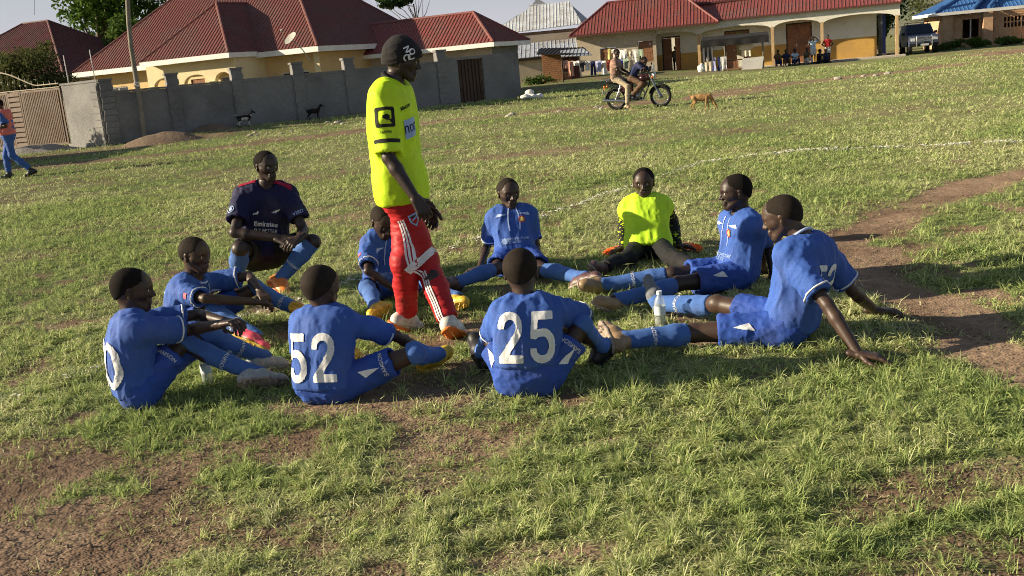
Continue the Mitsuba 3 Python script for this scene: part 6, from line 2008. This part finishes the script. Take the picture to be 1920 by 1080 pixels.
# by the shop
hips = (((-.02, .30, .97), (.06, .14, .86)), ((-.02, -.30, .97), (.06, -.14, .86)))
sx = lambda lx, ly: tuple((S0 @ np.array([lx, ly, 0, 1.0]))[:2])
x_, y_ = sx(10.75, -.75)
figure('woman in red top and pale skirt standing with hands on hips by a verandah post', x_, y_, .05, 1.55, 262, standing(*hips), dict(shirt='bright_red_cloth', shorts='pale_cloth', leg=.85, shoe=(BB, BB), hem=.05, amp=.005, sleeve=.5), q=2.0, seed=53)
x_, y_ = sx(9.95, -.95)
figure('boy in pale shirt with both arms raised to his head outside the wooden doors', x_, y_, .05, 1.5, 275, standing(((.10, .28, 1.28), (.06, .12, 1.46)), ((.10, -.28, 1.28), (.06, -.12, 1.46))), dict(shirt='light_blue_cloth', shorts='pale_cloth', leg=.9, shoe=(BB, BB), hem=-.05, amp=.005), q=2.0, seed=54)
x_, y_ = sx(1.72, 1.12)
figure('person in grey standing in the open doorway at the left end of the shop', x_, y_, .12, 1.6, 250, standing(((.02, .17, .98), (.12, .12, .84)), ((.02, -.17, .98), (.12, -.12, .84))), plainwear('olive_cloth', 'black_cloth'), q=2.2, seed=55)
for i, (lx, ly, c1, c2, lb, yw) in enumerate(((7.95, -1.0, 'brown_cloth', 'dark_blue_cloth', 'person in brown sitting nearest the stall outside the shop', 265), (8.4, -.9, 'dark_blue_cloth', 'brown_cloth', 'person in dark red brown clothes second from the stall', 270),
                                             (8.9, -1.0, 'light_blue_cloth', 'dark_blue_cloth', 'person in light blue shirt sitting outside the shop', 275), (9.55, -.9, 'olive_cloth', 'pale_cloth', 'person in olive shirt and pale trousers sitting before the wooden doors', 290),
                                             (10.25, -1.2, 'black_cloth', 'black_cloth', 'person in black leaning sideways on the ground by the wooden doors', 300), (10.65, -1.25, 'dark_blue_cloth', 'black_cloth', 'person in dark clothes sitting at the feet of the boy with raised arms', 250))):
    x_, y_ = sx(lx, ly)
    figure(lb, x_, y_, tz(x_, y_) + .0, 1.5, yw, seated(.24 if i < 4 else .11), plainwear(c1, c2), q=2.2, seed=60 + i, hyaw=yw + (-25, 10, 30, -10, 40, 15)[i])
for i in range(4):
    x_, y_ = sx((7.95, 8.4, 8.9, 9.55)[i], -.82)
    b_ = thing('stool', ('wooden stool nearest the stall', 'second wooden stool from the stall', 'wooden stool under the person in light blue', 'wooden stool under the person in olive')[i], 'stool')
    Mq = frame(x_, y_, -18, tz(x_, y_))
    part(b_, 'seat', bx(-.16, .16, -.13, .13, .145, .175, Mq), 'dark_wood')
    for sx_ in (-.13, .13):
        part(b_, 'leg', bx(sx_ - .02, sx_ + .02, -.10, .10, 0, .144, Mq), 'dark_wood')

# ------------------------------------------------------------------ market stall
M5 = frame(12.35, 59.6, -14)
sg_ = thing('market_stall', 'rough market stall with black sheet roof and white counter panel before the shop', 'market stall')
for x, y in ((.15, 0), (3.15, 0), (.15, 1.3), (3.15, 1.3), (1.0, 1.3)):
    part(sg_, 'post', tube(trimesh.transform_points(np.array([(x, y, -.1), (x + .03, y, .9), (x, y, 1.78 if y == 0 else 1.98)]), M5), .045, 7), 'pole_wood', smooth=True)
rr = trimesh.Trimesh(*trimesh.remesh.subdivide_to_size(bx(-.25, 3.5, -.35, 1.6, 1.80, 1.88).vertices, bx(-.25, 3.5, -.35, 1.6, 1.80, 1.88).faces, .3), process=False)
rr.vertices = rr.vertices + np.array([0, 0, 1.0]) * ((.10 * meshkit.fbm(rr.vertices * 1.7, 3, 2) + .10 * rr.vertices[:, 1])[:, None])
part(sg_, 'roof', put(rr, M5), 'tarp_black')
fl_ = trimesh.Trimesh(*trimesh.remesh.subdivide_to_size(bx(-.25, 3.5, -.37, -.345, 1.50, 1.86).vertices, bx(-.25, 3.5, -.37, -.345, 1.50, 1.86).faces, .12), process=False)
fl_.vertices = fl_.vertices + np.array([0, 1.0, 0]) * (.05 * np.sin(fl_.vertices[:, 0] * 7) * (1.9 - fl_.vertices[:, 2]))[:, None] + np.array([0, 0, 1.0]) * (.12 * (meshkit.fbm(fl_.vertices * 1.9, 2, 5) - .5) * (fl_.vertices[:, 2] < 1.6))[:, None]
part(sg_, 'hanging_flap', put(fl_, M5), 'tarp_black')
part(sg_, 'counter', bx(1.0, 3.0, .0, .8, .62, .68, M5), 'dark_wood')
for i in range(5):
    part(sg_, 'plank', bx(1.02 + i * .16, 1.14 + i * .16, -.03, -.005, .18, .60, M5), 'door_wood')
part(sg_, 'front_panel', extrude(Polygon([(0, .05), (1.15, .05), (1.28, .72), (.1, .70)]), .04, M5 @ axes((1.92, -.06, 0), (1, 0, 0), (0, -.12, 1), (0, -1, 0))), 'white_fascia')
part(sg_, 'bench', cat([bx(.9, 2.0, -.5, -.25, .14, .19, M5), bx(1.0, 1.06, -.45, -.3, 0, .139, M5), bx(1.84, 1.9, -.45, -.3, 0, .139, M5)]), 'door_wood')


def garment(kind, M, w, hgt, m, label, group, seed=0):
    """a garment pegged on a line: it has thickness and hangs in folds"""
    if kind == 'shirt':
        pg = Polygon([(-w * .5, 0), (-w * .18, .02), (w * .18, .02), (w * .5, 0), (w * .52, -hgt * .42), (w * .33, -hgt * .40), (w * .34, -hgt), (-w * .34, -hgt), (-w * .33, -hgt * .40), (-w * .52, -hgt * .42)])
    elif kind == 'trousers':
        pg = Polygon([(-w * .5, 0), (w * .5, 0), (w * .55, -hgt), (w * .12, -hgt), (0, -hgt * .35), (-w * .12, -hgt * .98), (-w * .55, -hgt)])
    elif kind == 'dress':
        pg = Polygon([(-w * .28, 0), (w * .28, 0), (w * .22, -hgt * .4), (w * .5, -hgt), (-w * .5, -hgt), (-w * .22, -hgt * .4)])
    else:
        pg = Polygon([(-w * .5, 0), (w * .5, 0), (w * .46, -hgt), (-w * .48, -hgt * .94)])
    w, hgt = w * 1.25, hgt * 1.2
    pg = affinity.scale(pg, 1.25, 1.2, origin=(0, 0))
    g = extrude(pg.buffer(-.004), .014)
    g = trimesh.Trimesh(*trimesh.remesh.subdivide_to_size(g.vertices, g.faces, .06), process=False)
    v = g.vertices.copy()
    v[:, 2] += .035 * np.sin(v[:, 0] * 26 + seed) * np.clip(-v[:, 1] / hgt, 0, 1) + .05 * (meshkit.fbm(np.stack([v[:, 0] * 4, v[:, 1] * 4, 0 * v[:, 0] + seed], -1), 2, 3) - .5)
    g.vertices = v
    whole('hung_garment', put(g, M), m, label, 'clothing', group, smooth=40)


for nm, c in dict(wash_white=(.70, .69, .66), wash_cream=(.62, .52, .38), wash_blue=(.10, .14, .38), wash_lilac=(.38, .40, .62), wash_green=(.28, .36, .26), wash_dark=(.05, .05, .055), wash_pink=(.58, .32, .24), wash_red=(.45, .09, .08), wash_navy=(.02, .03, .10), wash_yellow=(.62, .56, .20)).items():
    fabric(nm, c)
cl_ = thing('clothes_line', 'lower clothes line with a long row of washing before the beige house', 'clothes line')
A1, A2 = V3(3.9, 57.6, 1.50), V3(8.35, 58.2, 1.30)
part(cl_, 'rope', tube([A1, lerp(A1, A2, .5) - V3(0, 0, .10), A2], .012, 6), 'pole_wood')
for e in (A1, A2):
    part(cl_, 'post', tube([V3(e[0], e[1], .0), e + V3(0, 0, .06)], .04, 7), 'dark_wood', smooth=True)
ang1 = math.degrees(math.atan2(A2[1] - A1[1], A2[0] - A1[0]))
items = [('shirt', .30, .34, 'wash_pink', 'peach shirt hanging at the left end of the lower clothes line'), ('trousers', .26, .70, 'wash_pink', 'long peach trousers near the left end of the lower clothes line'), ('cloth', .34, .22, 'wash_white', 'short white cloth above the maroon hut door'), ('shirt', .40, .50, 'wash_dark', 'black shirt on the lower clothes line'),
         ('shirt', .30, .44, 'wash_white', 'white shirt just right of the black shirt on the line'), ('trousers', .24, .66, 'wash_navy', 'dark navy trousers on the lower clothes line'), ('shirt', .36, .50, 'wash_lilac', 'lilac shirt on the lower clothes line'), ('dress', .34, .62, 'wash_white', 'white dress in the middle of the lower clothes line'),
         ('trousers', .24, .50, 'wash_red', 'red trousers on the lower clothes line'), ('shirt', .34, .40, 'wash_lilac', 'pale lilac shirt left of the blue trousers'), ('trousers', .26, .55, 'wash_blue', 'blue trousers on the lower clothes line'), ('shirt', .30, .46, 'wash_green', 'pale green shirt on the lower clothes line'), ('dress', .34, .60, 'wash_cream', 'cream dress hanging behind the motorcycle passenger')]
for i, (kd_, w_, h_, m_, lb) in enumerate(items):
    t_ = .035 + i * .071
    q_ = lerp(A1, A2, t_) - V3(0, 0, .10 * (1 - abs(2 * t_ - 1)) + .02)
    garment(kd_, frame(q_[0], q_[1], ang1 - 22 - 9 * (i % 4)) @ axes((0, -.012, q_[2]), (1, 0, 0), (0, 0, 1), (0, -1, 0)), w_, h_, m_, lb, 'washing on the lower clothes line', i)
cl2 = thing('clothes_line', 'upper clothes line tied to the corner post of the shop', 'clothes line')
A3, A4 = V3(6.75, 61.4, 2.0), V3(9.3, 62.9, 1.75)
part(cl2, 'rope', tube([A3, lerp(A3, A4, .5) - V3(0, 0, .08), A4], .012, 6), 'pole_wood')
ang2 = math.degrees(math.atan2(A4[1] - A3[1], A4[0] - A3[0]))
for i, (kd_, w_, h_, m_, lb) in enumerate([('dress', .30, .55, 'wash_yellow', 'yellow dress at the left end of the upper clothes line'), ('shirt', .40, .42, 'wash_white', 'white shirt at the left on the upper clothes line'), ('cloth', .50, .46, 'wash_white', 'square white cloth on the upper clothes line'), ('cloth', .44, .34, 'wash_cream', 'cream cloth on the upper clothes line'), ('shirt', .36, .62, 'wash_white', 'long white shirt at the right end of the upper clothes line'), ('trousers', .26, .70, 'wash_green', 'grey green trousers beside the shop corner post')]):
    t_ = .10 + i * .16
    q_ = lerp(A3, A4, t_) - V3(0, 0, .08 * (1 - abs(2 * t_ - 1)) + .02)
    garment(kd_, frame(q_[0], q_[1], ang2 - 45 - 9 * (i % 3)) @ axes((0, -.012, q_[2]), (1, 0, 0), (0, 0, 1), (0, -1, 0)), w_, h_, m_, lb, 'washing on the upper clothes line', 20 + i)
for i, (lx, lz, w_, h_, kd_, m_, lb) in enumerate(((-.05, 1.70, .42, .85, 'shirt', 'wash_dark', 'dark jacket hanging at the left post of the stall'), (.22, 1.62, .40, .75, 'shirt', 'wash_dark', 'second dark jacket hanging inside the left of the stall'), (.10, .95, .34, .85, 'trousers', 'wash_cream', 'cream trousers hanging low at the left of the stall'),
                                                    (.42, .90, .30, .85, 'dress', 'wash_lilac', 'patterned lilac dress hanging at the left of the stall'), (.72, .90, .30, .86, 'dress', 'wash_navy', 'navy dress hanging low on the stall'), (.95, .90, .28, .82, 'trousers', 'wash_white', 'white trousers hanging low on the stall'), (2.25, 1.45, .62, .55, 'shirt', 'wash_cream', 'pale patterned blouse hung in the middle of the stall'))):
    garment(kd_, M5 @ axes((lx, -.09 - .03 * (i % 2), lz), (1, 0, 0), (0, 0, 1), (0, -1, 0)), w_, h_, m_, lb, 'clothes hung on the stall', 40 + i)
sk_ = trimesh.creation.icosphere(subdivisions=3, radius=1)
sk_.vertices = sk_.vertices * [.22, .2, .32] * (1 + .5 * (meshkit.fbm(sk_.vertices * 2.0, 3, 8)[:, None] - .5))
sk_.apply_translation([11.9, 58.9, .3])
whole('white_sack', sk_, 'wash_white', 'upright white sack at the left foot of the market stall', 'sack', smooth=True)
